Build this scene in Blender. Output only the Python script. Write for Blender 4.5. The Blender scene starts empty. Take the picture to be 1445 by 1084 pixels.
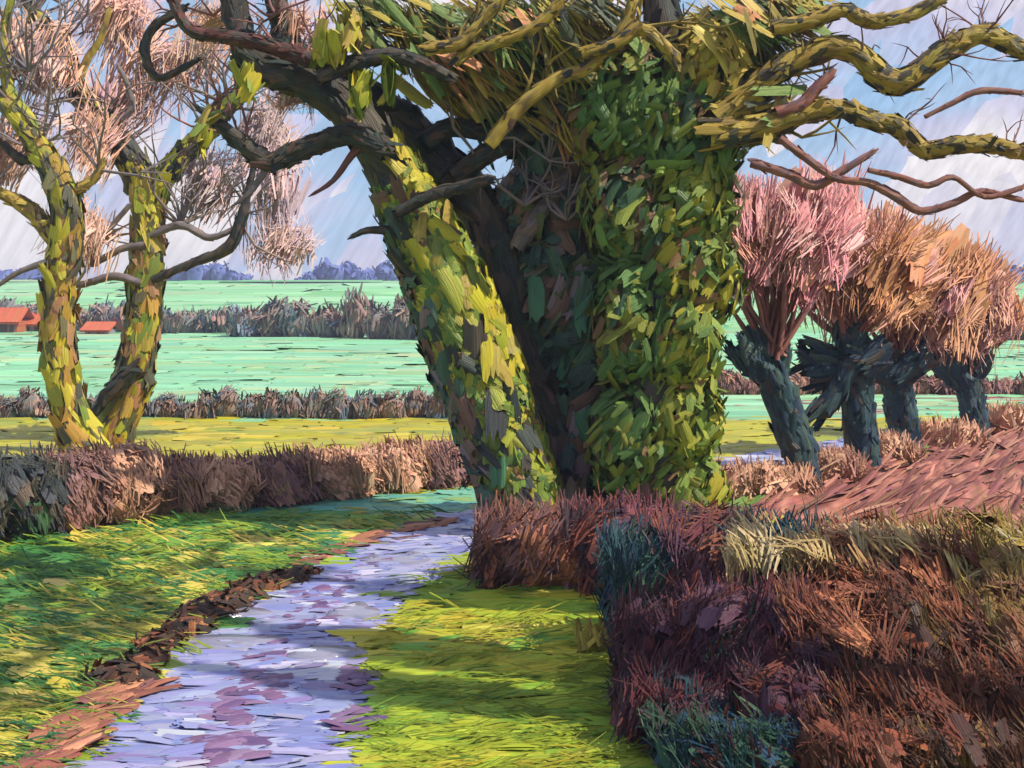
import bpy, math, random
import numpy as np
from mathutils import Vector, noise as mnoise

random.seed(7)
rng = np.random.default_rng(7)
SC = bpy.context.scene
COL = SC.collection

# ------------------------------------------------------------------ camera
F, HY, CX, CAMZ = 1750.0, 440.0, 722.5, 4.07      # focal length / horizon in photo pixels, eye height in m
cam = bpy.data.cameras.new('camera')
cam.sensor_width = 36.0
cam.lens = F / 1445.0 * 36.0
cam.shift_y = -(542.0 - HY) / 1445.0
cam.clip_start, cam.clip_end = 0.1, 6000.0
cam_o = bpy.data.objects.new('camera', cam)
cam_o.location = (0, 0, CAMZ)
cam_o.rotation_euler = (math.radians(90), 0, 0)
COL.objects.link(cam_o)
SC.camera = cam_o

# ------------------------------------------------------------------ sun, sky, exposure
SUN_EL, SUN_AZ = math.radians(48), math.radians(111)     # azimuth clockwise from +Y
to_sun = Vector((math.sin(SUN_AZ) * math.cos(SUN_EL), math.cos(SUN_AZ) * math.cos(SUN_EL), math.sin(SUN_EL)))
sun = bpy.data.lights.new('sun', 'SUN')
sun.energy, sun.angle, sun.color = 5.0, math.radians(0.5), (1.0, 0.90, 0.72)
sun_o = bpy.data.objects.new('sun', sun)
sun_o.rotation_euler = to_sun.to_track_quat('Z', 'Y').to_euler()
sun_o.location = (30, -10, 40)
COL.objects.link(sun_o)

world = bpy.data.worlds.new('World')
SC.world = world
world.use_nodes = True


def srgb(c):
    c = np.asarray(c, float) / 255.0
    return np.where(c <= 0.04045, c / 12.92, ((c + 0.055) / 1.055) ** 2.4)


def rgba(c, k=1.0):
    v = srgb(c) * k
    return (float(v[0]), float(v[1]), float(v[2]), 1.0)


def build_world():
    nt = world.node_tree
    nt.nodes.clear()
    N = nt.nodes.new
    L = nt.links.new
    out, bg = N('ShaderNodeOutputWorld'), N('ShaderNodeBackground')
    sky = N('ShaderNodeTexSky')
    sky.sky_type = 'NISHITA'
    sky.sun_disc = False
    sky.sun_elevation, sky.sun_rotation = SUN_EL, SUN_AZ
    sky.air_density, sky.dust_density = 1.0, 1.0
    skm = N('ShaderNodeVectorMath'); skm.operation = 'SCALE'; skm.inputs['Scale'].default_value = 0.10
    L(sky.outputs[0], skm.inputs[0])
    tc = N('ShaderNodeTexCoord')

    def mapped(rot, scale):
        m = N('ShaderNodeMapping')
        m.vector_type = 'TEXTURE'
        m.inputs['Rotation'].default_value = rot
        m.inputs['Scale'].default_value = tuple(1.0 / x for x in scale)
        L(tc.outputs['Generated'], m.inputs['Vector'])
        return m.outputs[0]
    # broad cloud masses
    n1 = N('ShaderNodeTexNoise'); n1.inputs['Scale'].default_value = 1.0; n1.inputs['Detail'].default_value = 3
    L(mapped((0, 0, 0), (3.2, 3.2, 6.5)), n1.inputs['Vector'])
    # patchy cells, slanted, that break the clouds into short streaks
    vo = N('ShaderNodeTexVoronoi'); vo.inputs['Scale'].default_value = 1.0; vo.inputs['Randomness'].default_value = 1.0
    wob = N('ShaderNodeTexNoise'); wob.inputs['Scale'].default_value = 14; wob.inputs['Detail'].default_value = 2
    L(tc.outputs['Generated'], wob.inputs['Vector'])
    wm = N('ShaderNodeVectorMath'); wm.operation = 'MULTIPLY_ADD'
    L(wob.outputs['Color'], wm.inputs[0]); wm.inputs[1].default_value = (0.9, 0.9, 0.9)
    L(mapped((0, math.radians(32), 0), (30, 30, 13)), wm.inputs[2])
    L(wm.outputs[0], vo.inputs['Vector'])
    sepc = N('ShaderNodeSeparateColor'); L(vo.outputs['Color'], sepc.inputs[0])
    # fine bristle streaks
    st = N('ShaderNodeTexNoise'); st.inputs['Scale'].default_value = 1.0; st.inputs['Detail'].default_value = 3
    L(mapped((0, math.radians(32), 0), (210, 210, 18)), st.inputs['Vector'])

    def math_(op, a, b):
        m = N('ShaderNodeMath'); m.operation = op
        for i, v in enumerate((a, b)):
            if isinstance(v, (int, float)):
                m.inputs[i].default_value = v
            else:
                L(v, m.inputs[i])
        return m.outputs[0]
    f = math_('ADD', n1.outputs[0], math_('MULTIPLY', math_('SUBTRACT', sepc.outputs[0], 0.5), 0.30))
    ramp = N('ShaderNodeValToRGB')
    e = ramp.color_ramp.elements
    e[0].position, e[0].color = 0.32, rgba((146, 182, 216), 1)
    e[1].position, e[1].color = 0.43, rgba((166, 190, 220), 1)
    for p, c in ((0.49, (186, 186, 214)), (0.56, (204, 198, 218)), (0.62, (222, 214, 222)), (0.70, (234, 226, 226))):
        x = ramp.color_ramp.elements.new(p); x.color = rgba(c)
    L(f, ramp.inputs[0])
    mix = N('ShaderNodeMix'); mix.data_type = 'RGBA'; mix.inputs[0].default_value = 0.86
    L(skm.outputs[0], mix.inputs[6]); L(ramp.outputs[0], mix.inputs[7])
    sr = N('ShaderNodeMapRange')
    sr.inputs['From Min'].default_value, sr.inputs['From Max'].default_value = 0.3, 0.7
    sr.inputs['To Min'].default_value, sr.inputs['To Max'].default_value = 0.86, 1.10
    L(st.outputs[0], sr.inputs['Value'])
    sc_ = N('ShaderNodeVectorMath'); sc_.operation = 'SCALE'
    L(mix.outputs[2], sc_.inputs[0]); L(sr.outputs[0], sc_.inputs['Scale'])
    L(sc_.outputs[0], bg.inputs['Color'])
    bg.inputs['Strength'].default_value = 0.98
    L(bg.outputs[0], out.inputs['Surface'])


build_world()
SC.view_settings.view_transform = 'Standard'
SC.view_settings.look = 'None'
SC.view_settings.gamma = 1.0
SC.view_settings.exposure = 0.35
SC.cycles.use_denoising = True
SC.cycles.max_bounces = 5
SC.cycles.diffuse_bounces = 3
SC.cycles.glossy_bounces = 2
SC.cycles.sample_clamp_indirect = 4.0

# ------------------------------------------------------------------ projection helpers, terrain
_TY = np.array([-100, 0, 30, 45, 80, 110, 200, 300, 420, 520, 3000.0])
_TZ = np.array([0, 0, 0, 0, 0.35, 0.93, 2.9, 7.6, 13.7, 14.6, 12.0])


def hz(y):
    return np.interp(y, _TY, _TZ)


def P(px, py, Y):
    """the point at depth Y metres that the photo shows at this pixel"""
    return np.array([(px - CX) / F * Y, Y, CAMZ + (HY - py) / F * Y])


def G(px, py):
    Y = CAMZ * F / (py - HY)
    return np.array([(px - CX) / F * Y, Y])


def S(n, Y):
    """n photo pixels in metres at depth Y"""
    return n * Y / F


# ------------------------------------------------------------------ materials
def paint_mat(name, rough=0.5, streak=(9, 0.8), bump=0.5, dist=0.02, vary=0.22, spec=0.35):
    m = bpy.data.materials.new(name)
    m.use_nodes = True
    nt = m.node_tree
    N, L = nt.nodes.new, nt.links.new
    b = nt.nodes['Principled BSDF']
    at = N('ShaderNodeAttribute'); at.attribute_name = 'Col'
    uv = N('ShaderNodeUVMap'); uv.uv_map = 'UVMap'
    mp = N('ShaderNodeMapping'); mp.inputs['Scale'].default_value = (streak[0], streak[1], 1)
    L(uv.outputs[0], mp.inputs[0])
    n1 = N('ShaderNodeTexNoise'); n1.inputs['Scale'].default_value = 1.0; n1.inputs['Detail'].default_value = 4
    n1.inputs['Roughness'].default_value = 0.6
    L(mp.outputs[0], n1.inputs['Vector'])
    mr = N('ShaderNodeMapRange')
    mr.inputs['From Min'].default_value, mr.inputs['From Max'].default_value = 0.3, 0.7
    mr.inputs['To Min'].default_value, mr.inputs['To Max'].default_value = 1 - vary, 1 + vary
    L(n1.outputs[0], mr.inputs['Value'])
    hs = N('ShaderNodeHueSaturation')
    hm = N('ShaderNodeMapRange')
    hm.inputs['From Min'].default_value, hm.inputs['From Max'].default_value = 0.35, 0.65
    hm.inputs['To Min'].default_value, hm.inputs['To Max'].default_value = 0.485, 0.515
    sep = N('ShaderNodeSeparateColor'); L(n1.outputs['Color'], sep.inputs[0])
    L(sep.outputs[1], hm.inputs['Value'])
    L(hm.outputs[0], hs.inputs['Hue']); L(mr.outputs[0], hs.inputs['Value'])
    L(at.outputs['Color'], hs.inputs['Color'])
    L(hs.outputs[0], b.inputs['Base Color'])
    b.inputs['Roughness'].default_value = rough
    b.inputs['Specular IOR Level'].default_value = spec
    bp = N('ShaderNodeBump'); bp.inputs['Strength'].default_value = bump; bp.inputs['Distance'].default_value = dist
    L(n1.outputs[0], bp.inputs['Height']); L(bp.outputs[0], b.inputs['Normal'])
    return m


M = {
    'bark': paint_mat('mossy_bark', 0.5, (13, 0.5), 0.8, 0.05),
    'ivy': paint_mat('ivy_leaves', 0.42, (13, 0.5), 0.8, 0.05, 0.24),
    'hedge': paint_mat('hedge_twigs', 0.45, (14, 0.5), 0.8, 0.05, 0.3),
    'twig': paint_mat('winter_twigs', 0.6, (5, 0.6), 0.5, 0.02, 0.25),
    'grass': paint_mat('verge_grass', 0.45, (16, 0.4), 0.8, 0.03, 0.2),
    'crop': paint_mat('field_crop', 0.6, (10, 0.35), 0.7, 0.6, 0.13, 0.2),
    'soil': paint_mat('ploughed_soil', 0.6, (8, 0.5), 0.8, 0.05, 0.28),
    'lane': paint_mat('wet_lane', 0.36, (15, 0.4), 0.6, 0.02, 0.13, 0.5),
    'far': paint_mat('far_trees', 0.7, (6, 0.6), 0.5, 0.4, 0.25, 0.2),
    'build': paint_mat('barn_paint', 0.6, (6, 0.6), 0.4, 0.05, 0.15),
}
def water_mat():
    m = bpy.data.materials.new('puddle_water')
    m.use_nodes = True
    nt = m.node_tree
    b = nt.nodes['Principled BSDF']
    b.inputs['Base Color'].default_value = rgba((150, 150, 178), 0.7)
    b.inputs['Roughness'].default_value = 0.16
    b.inputs['Specular IOR Level'].default_value = 0.9
    n = nt.nodes.new('ShaderNodeTexNoise'); n.inputs['Scale'].default_value = 1.0; n.inputs['Detail'].default_value = 3
    tc = nt.nodes.new('ShaderNodeTexCoord'); mp = nt.nodes.new('ShaderNodeMapping')
    mp.inputs['Scale'].default_value = (1.2, 14, 1)
    nt.links.new(tc.outputs['Object'], mp.inputs[0]); nt.links.new(mp.outputs[0], n.inputs['Vector'])
    bp = nt.nodes.new('ShaderNodeBump'); bp.inputs['Strength'].default_value = 0.35; bp.inputs['Distance'].default_value = 0.02
    nt.links.new(n.outputs[0], bp.inputs['Height']); nt.links.new(bp.outputs[0], b.inputs['Normal'])
    return m
M['water'] = water_mat()

KA = 0.78     # photo colour -> reflectance


def nrm(v):
    v = np.asarray(v, float)
    return v / np.maximum(np.linalg.norm(v, axis=-1, keepdims=True), 1e-9)


def lfn(p, s, seed=0.0):
    """low-frequency noise 0..1 at each point"""
    o = Vector((seed * 13.7, seed * 7.3, seed * 3.1))
    return np.array([0.5 + 0.5 * mnoise.noise(Vector(q) * s + o) for q in p])


def pick(pal, pts, patch=0.8, mixin=0.55, seed=0.0, jit=0.12):
    """colours for points: neighbouring points tend to share one, so colours come in patches"""
    n = len(pts)
    cols = np.array([srgb(c[0]) for c in pal]) * KA
    w = np.array([c[1] for c in pal], float); w /= w.sum()
    cum = np.cumsum(w)
    v = lfn(pts, patch, seed)
    v = np.clip((v - 0.5) * 1.6 + 0.5, 0, 1)
    v = np.mod(v + (rng.random(n) - 0.5) * mixin * 2 + 1.0, 1.0)
    idx = np.minimum(np.searchsorted(cum, v), len(pal) - 1)
    c = cols[idx] * (1 + (rng.random((n, 1)) - 0.5) * 2 * jit) * (1 + (rng.random((n, 3)) - 0.5) * 0.12)
    return np.clip(c, 0, 0.95)


class MB:
    def __init__(self):
        self.v, self.f, self.c, self.uv = [], [], [], []
        self.n = 0

    def grid(self, V, cols, UV, closed=False):
        """V: (n, a, b, 3) patches -> quads; cols (n,3) or (n,a,b,3)"""
        n, a, b, _ = V.shape
        base = self.n + np.arange(n)[:, None, None] * (a * b)
        i, j = np.meshgrid(np.arange(a - 1), np.arange(b - 1), indexing='ij')
        q = np.stack([i * b + j, (i + 1) * b + j, (i + 1) * b + j + 1, i * b + j + 1], -1)
        Fq = (base[..., None] + q[None]).reshape(-1, 4)
        self.v.append(V.reshape(-1, 3)); self.f.append(Fq)
        if cols.ndim == 2:
            cols = np.broadcast_to(cols[:, None, None, :], V.shape)
        self.c.append(cols.reshape(-1, 3)); self.uv.append(UV.reshape(-1, 2))
        self.n += n * a * b

    def dabs(self, C, T, Nn, Ls, Ws, cols, nu=6, nv=3, lift=0.10, droop=0.05, rag=0.10, ridge=0.034, prof=None, sway=0.08):
        """short thick strokes of leaf / twig / grass: curved patches with ragged ends and raised ridges"""
        C = np.asarray(C, float); n = len(C)
        if n == 0:
            return
        Nn = nrm(Nn)
        T = np.asarray(T, float)
        T = nrm(T - Nn * np.sum(T * Nn, -1, keepdims=True) + rng.normal(0, 1e-4, (n, 3)))
        B = np.cross(Nn, T)
        Ls = np.broadcast_to(np.asarray(Ls, float), (n,)); Ws = np.broadcast_to(np.asarray(Ws, float), (n,))
        u = np.linspace(-1, 1, nu + 1); v = np.linspace(-1, 1, nv + 1)
        if prof is None:
            prof = 1 - 0.22 * np.abs(v) ** 3
        rag_s = rng.normal(0, rag, (n, nu + 1)); rag_e = rng.normal(0, rag, (n, nu + 1))
        rid = rng.normal(0, ridge, (n, nu + 1))
        swy = rng.normal(0, sway, n)
        vv = np.broadcast_to(v[None, None, :], (n, nu + 1, nv + 1)).copy()
        vv[:, :, 0] += rag_s; vv[:, :, -1] += rag_e
        uu = u[None, :, None] * prof[None, None, :] * (1 + rng.normal(0, 0.05, (n, nu + 1, nv + 1)))
        hl, hw = (Ls / 2)[:, None, None, None], (Ws / 2)[:, None, None, None]
        side = uu[..., None] * hw + (swy[:, None, None] * (vv ** 2))[..., None] * hl
        up = (lift * (1 - (u ** 2))[None, :, None] + rid[:, :, None]) [..., None] * hw * 2 * np.ones((1, 1, nv + 1, 1)) - droop * (vv ** 2)[..., None] * hl
        V = C[:, None, None, :] + T[:, None, None, :] * vv[..., None] * hl + B[:, None, None, :] * side + Nn[:, None, None, :] * up
        off = rng.random((n, 2)) * 60
        asp = (Ls / np.maximum(Ws, 1e-6))
        UV = np.stack([off[:, 0, None, None] + (uu * 0.5), off[:, 1, None, None] + vv * 0.5 * np.clip(asp, 1, 4)[:, None, None]], -1)
        self.grid(V, cols, UV)

    def sprays(self, C, T, Nn, Ls, Ws, cols, k=7, fan=0.16, gap=0.75, **kw):
        """bundles of k fine near-parallel twigs or blades"""
        C = np.asarray(C, float); n = len(C)
        Nn = nrm(Nn)
        T = np.asarray(T, float)
        T = nrm(T - Nn * np.sum(T * Nn, -1, keepdims=True) + rng.normal(0, 1e-4, (n, 3)))
        B = np.cross(Nn, T)
        Ls = np.broadcast_to(np.asarray(Ls, float), (n,)); Ws = np.broadcast_to(np.asarray(Ws, float), (n,))
        o = (np.linspace(-1, 1, k)[None] + rng.normal(0, .12, (n, k))) * 0.5
        Ck = C[:, None] + B[:, None] * (o * Ws[:, None])[..., None] + T[:, None] * (rng.normal(0, .10, (n, k)) * Ls[:, None])[..., None] + Nn[:, None] * (rng.normal(0, .12, (n, k)) * Ws[:, None])[..., None]
        Tk = T[:, None] + B[:, None] * (o * 2 * fan + rng.normal(0, .04, (n, k)))[..., None]
        Nk = Nn[:, None] + rng.normal(0, .25, (n, k, 3))
        ck = np.clip(cols[:, None] * (1 + rng.normal(0, .07, (n, k, 1))), 0, .95)
        kw.setdefault('nu', 2); kw.setdefault('nv', 2); kw.setdefault('rag', .06); kw.setdefault('ridge', .0); kw.setdefault('lift', .25)
        pr = np.linspace(-1, 1, kw['nv'] + 1)
        kw.setdefault('prof', 1 - .55 * np.abs(pr) ** 2.2)
        self.dabs(Ck.reshape(-1, 3), Tk.reshape(-1, 3), Nk.reshape(-1, 3), (Ls[:, None] * rng.uniform(.65, 1.15, (n, k))).ravel(),
                  (Ws[:, None] / k * gap * 1.6 * rng.uniform(.7, 1.3, (n, k))).ravel(), ck.reshape(-1, 3), **kw)

    def tube(self, pts, rad, cols_fn, sides=9, step=None, bump=0.10, seed=0.0, vscale=1.5):
        """tapering limb along a smooth path"""
        pts = np.asarray(pts, float); rad = np.asarray(rad, float)
        pe = np.vstack([2 * pts[0] - pts[1], pts, 2 * pts[-1] - pts[-2]])
        re = np.concatenate([[rad[0]], rad, [rad[-1]]])
        out, ro = [], []
        for k in range(1, len(pe) - 2):
            d = np.linalg.norm(pe[k + 1] - pe[k])
            m = max(2, int(d / (step or max(0.12, rad.mean() * 0.9))))
            for t in np.arange(m) / m:
                t2, t3 = t * t, t * t * t
                out.append(0.5 * (2 * pe[k] + (pe[k + 1] - pe[k - 1]) * t + (2 * pe[k - 1] - 5 * pe[k] + 4 * pe[k + 1] - pe[k + 2]) * t2 + (3 * pe[k] - pe[k - 1] - 3 * pe[k + 1] + pe[k + 2]) * t3))
                ro.append(re[k] + (re[k + 1] - re[k]) * t)
        out.append(pe[-2]); ro.append(re[-2])
        out = np.array(out); ro = np.array(ro)
        Tn = nrm(np.gradient(out, axis=0))
        ref = np.array([0.0, -1.0, 0.05])
        A = nrm(np.cross(Tn, ref)); Bv = np.cross(Tn, A)
        an = np.linspace(0, 2 * math.pi, sides + 1)
        dirs = A[:, None, :] * np.cos(an)[None, :, None] + Bv[:, None, :] * np.sin(an)[None, :, None]
        q = out[:, None, :] + dirs * ro[:, None, None]
        nz = np.array([[mnoise.noise(Vector(p) * (0.9 / max(r, 0.03)) + Vector((seed, 0, 0))) for p in row[:-1]] for row, r in zip(q, ro)])
        nz = np.hstack([nz, nz[:, :1]])
        rr = ro[:, None] * (1 + bump * 1.6 * nz)
        rr[-1] *= 0.25
        V = (out[:, None, :] + dirs * rr[..., None])[None]
        V = np.transpose(V, (0, 2, 1, 3))[:, ::-1]
        flat = V.reshape(-1, 3)
        cols = cols_fn(flat).reshape(V.shape)
        s = np.concatenate([[0], np.cumsum(np.linalg.norm(np.diff(out, axis=0), axis=1))])
        UV = np.stack(np.meshgrid(np.linspace(0, 3, sides + 1)[::-1], s * vscale + seed, indexing='ij'), -1)[None]
        self.grid(V, cols, UV)
        return out, ro, Tn

    def bark(self, path, n, pal, Lf=2.2, Wf=0.6, seed=0.0, side=None, lift=0.10, out=1.0, patch=0.8, ang=None, mixin=0.5, tilt=0.25, rng_t=(0, 1)):
        """bark plates / moss cushions / ivy lying on a limb"""
        pts, ro, Tn = path
        s = np.concatenate([[0], np.cumsum(np.linalg.norm(np.diff(pts, axis=0), axis=1))])
        t = (rng_t[0] + rng.random(n) * (rng_t[1] - rng_t[0])) * s[-1]
        c = np.stack([np.interp(t, s, pts[:, k]) for k in range(3)], -1)
        T = nrm(np.stack([np.interp(t, s, Tn[:, k]) for k in range(3)], -1))
        r = np.interp(t, s, ro)
        A = nrm(np.cross(T, np.array([0, -1.0, 0.05]))); Bv = np.cross(T, A)
        a = rng.random(n) * 2 * math.pi if ang is None else rng.normal(ang[0], ang[1], n)
        Nn = A * np.cos(a)[:, None] + Bv * np.sin(a)[:, None]
        C = c + Nn * (r * out)[:, None]
        Nj = nrm(Nn + rng.normal(0, 0.13, (n, 3)))
        Td = T + rng.normal(0, tilt, (n, 3))
        self.dabs(C, Td, Nj, r * Lf * rng.uniform(0.6, 1.3, n), r * Wf * rng.uniform(0.6, 1.3, n), pick(pal, C, patch, mixin, seed), lift=lift)

    def clump(self, c, r, n, pal, L, W, slant=(0.35, 0, 1), jit=0.45, shell=0.62, patch=0.8, seed=0.0, lower=-1.0, nu=6, nv=3, droop=0.08, out=0.0, mixin=0.55, lift=0.13, power=1.0, rag=0.11, spray=0, lump=0.22, nj=.30, nb=None, gap=.75, boxy=0):
        """a mass of leaves or twigs spread through the outer part of an ellipsoid"""
        c = np.asarray(c, float); r = np.asarray(r, float)
        d = nrm(rng.normal(0, 1, (n * 2, 3)))
        d = d[d[:, 2] > lower][:n]
        n = len(d)
        rad = shell + (1 - shell) * rng.random(n) ** power
        g_ = d
        if boxy:
            d = d / ((np.abs(d) ** boxy).sum(-1, keepdims=True) ** (1 / boxy))
            g_ = nrm(np.sign(d) * np.abs(d) ** (boxy - 1))
        lump = 1 + lump * (lfn(d * 1.0 + c, 1.7, seed + 3) - 0.5) * 2
        pnt = c + d * r * (rad * lump)[:, None]
        Nn = nrm(g_ / r) + rng.normal(0, nj, (n, 3))
        if nb is not None:
            Nn = np.asarray(nb, float)[None] + rng.normal(0, nj, (n, 3)) + .35 * nrm(d / r)
        T = np.asarray(slant, float)[None] + rng.normal(0, jit, (n, 3)) + d * out
        if spray:
            self.sprays(pnt, T, Nn, L * rng.uniform(0.55, 1.35, n), W * rng.uniform(0.6, 1.3, n), pick(pal, pnt, patch, mixin, seed), k=spray, droop=droop, gap=gap)
            return
        self.dabs(pnt, T, Nn, L * rng.uniform(0.55, 1.35, n), W * rng.uniform(0.6, 1.3, n), pick(pal, pnt, patch, mixin, seed), nu=nu, nv=nv, droop=droop, lift=lift, rag=rag)

    def blob(self, c, r, pal, seed=0.0, nu=14, nv=9, lump=0.25):
        c = np.asarray(c, float); r = np.asarray(r, float)
        a = np.linspace(0, 2 * math.pi, nu + 1); b = np.linspace(-math.pi / 2, math.pi / 2, nv + 1)
        d = np.stack([np.cos(a)[:, None] * np.cos(b)[None], np.sin(a)[:, None] * np.cos(b)[None], np.ones_like(a)[:, None] * np.sin(b)[None]], -1)
        flat = d.reshape(-1, 3)
        k = 1 + lump * 2 * (lfn(np.round(flat, 5) * 1.0 + c, 1.6, seed) - 0.5)
        V = (c + flat * r * k[:, None]).reshape(1, nu + 1, nv + 1, 3)
        cols = pick(pal, V.reshape(-1, 3), 1.0, 0.3, seed).reshape(V.shape)
        UV = np.stack(np.meshgrid(np.linspace(0, 3, nu + 1), np.linspace(0, 2, nv + 1), indexing='ij'), -1)[None]
        self.grid(V, cols, UV)

    def box(self, lo, hi, col, rz=0.0):
        lo, hi = np.asarray(lo, float), np.asarray(hi, float)
        X, Y, Z = [(lo[k], hi[k]) for k in range(3)]
        faces = [[(0, 0, 0), (0, 1, 0), (1, 0, 0), (1, 1, 0)], [(0, 0, 1), (1, 0, 1), (0, 1, 1), (1, 1, 1)],
                 [(0, 0, 0), (1, 0, 0), (0, 0, 1), (1, 0, 1)], [(0, 1, 0), (0, 1, 1), (1, 1, 0), (1, 1, 1)],
                 [(0, 0, 0), (0, 0, 1), (0, 1, 0), (0, 1, 1)], [(1, 0, 0), (1, 1, 0), (1, 0, 1), (1, 1, 1)]]
        V = np.array([[[X[a], Y[b], Z[c]] for a, b, c in f] for f in faces]).reshape(6, 2, 2, 3)[:, ::-1]
        UV = np.broadcast_to(np.array([[[0, 0], [0, 1]], [[1, 0], [1, 1]]], float), (6, 2, 2, 2))
        self.grid(V, np.broadcast_to(srgb(col) * KA, (6, 3)), UV)

    def build(self, name, mat, parent=None, smooth=True):
        me = bpy.data.meshes.new(name)
        V = np.vstack(self.v); Q = np.vstack(self.f); C = np.vstack(self.c); U = np.vstack(self.uv)
        if parent is not None:
            p = parent
            while p is not None:
                V = V - np.array(p.location); p = p.parent
        me.vertices.add(len(V)); me.vertices.foreach_set('co', V.astype(np.float32).ravel())
        me.loops.add(Q.size); me.loops.foreach_set('vertex_index', Q.astype(np.int32).ravel())
        me.polygons.add(len(Q)); me.polygons.foreach_set('loop_start', np.arange(0, Q.size, 4, dtype=np.int32))
        me.polygons.foreach_set('use_smooth', np.full(len(Q), smooth))
        at = me.color_attributes.new('Col', 'FLOAT_COLOR', 'POINT')
        at.data.foreach_set('color', np.hstack([C, np.ones((len(C), 1))]).astype(np.float32).ravel())
        uvl = me.uv_layers.new(name='UVMap')
        uvl.data.foreach_set('uv', U[Q.ravel()].astype(np.float32).ravel())
        me.update(calc_edges=True)
        me.materials.append(M[mat] if isinstance(mat, str) else mat)
        o = bpy.data.objects.new(name, me)
        COL.objects.link(o)
        if parent is not None:
            o.parent = parent
        return o


def thing(name, label, cat, loc, group=None):
    o = bpy.data.objects.new(name, None)
    o.empty_display_size = 0.3
    o.location = tuple(float(x) for x in loc)
    COL.objects.link(o)
    o['label'], o['category'] = label, cat
    if group:
        o['group'] = group
    return o


def tag(o, label=None, cat=None, group=None, kind=None):
    for k, v in (('label', label), ('category', cat), ('group', group), ('kind', kind)):
        if v:
            o[k] = v
    return o


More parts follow.
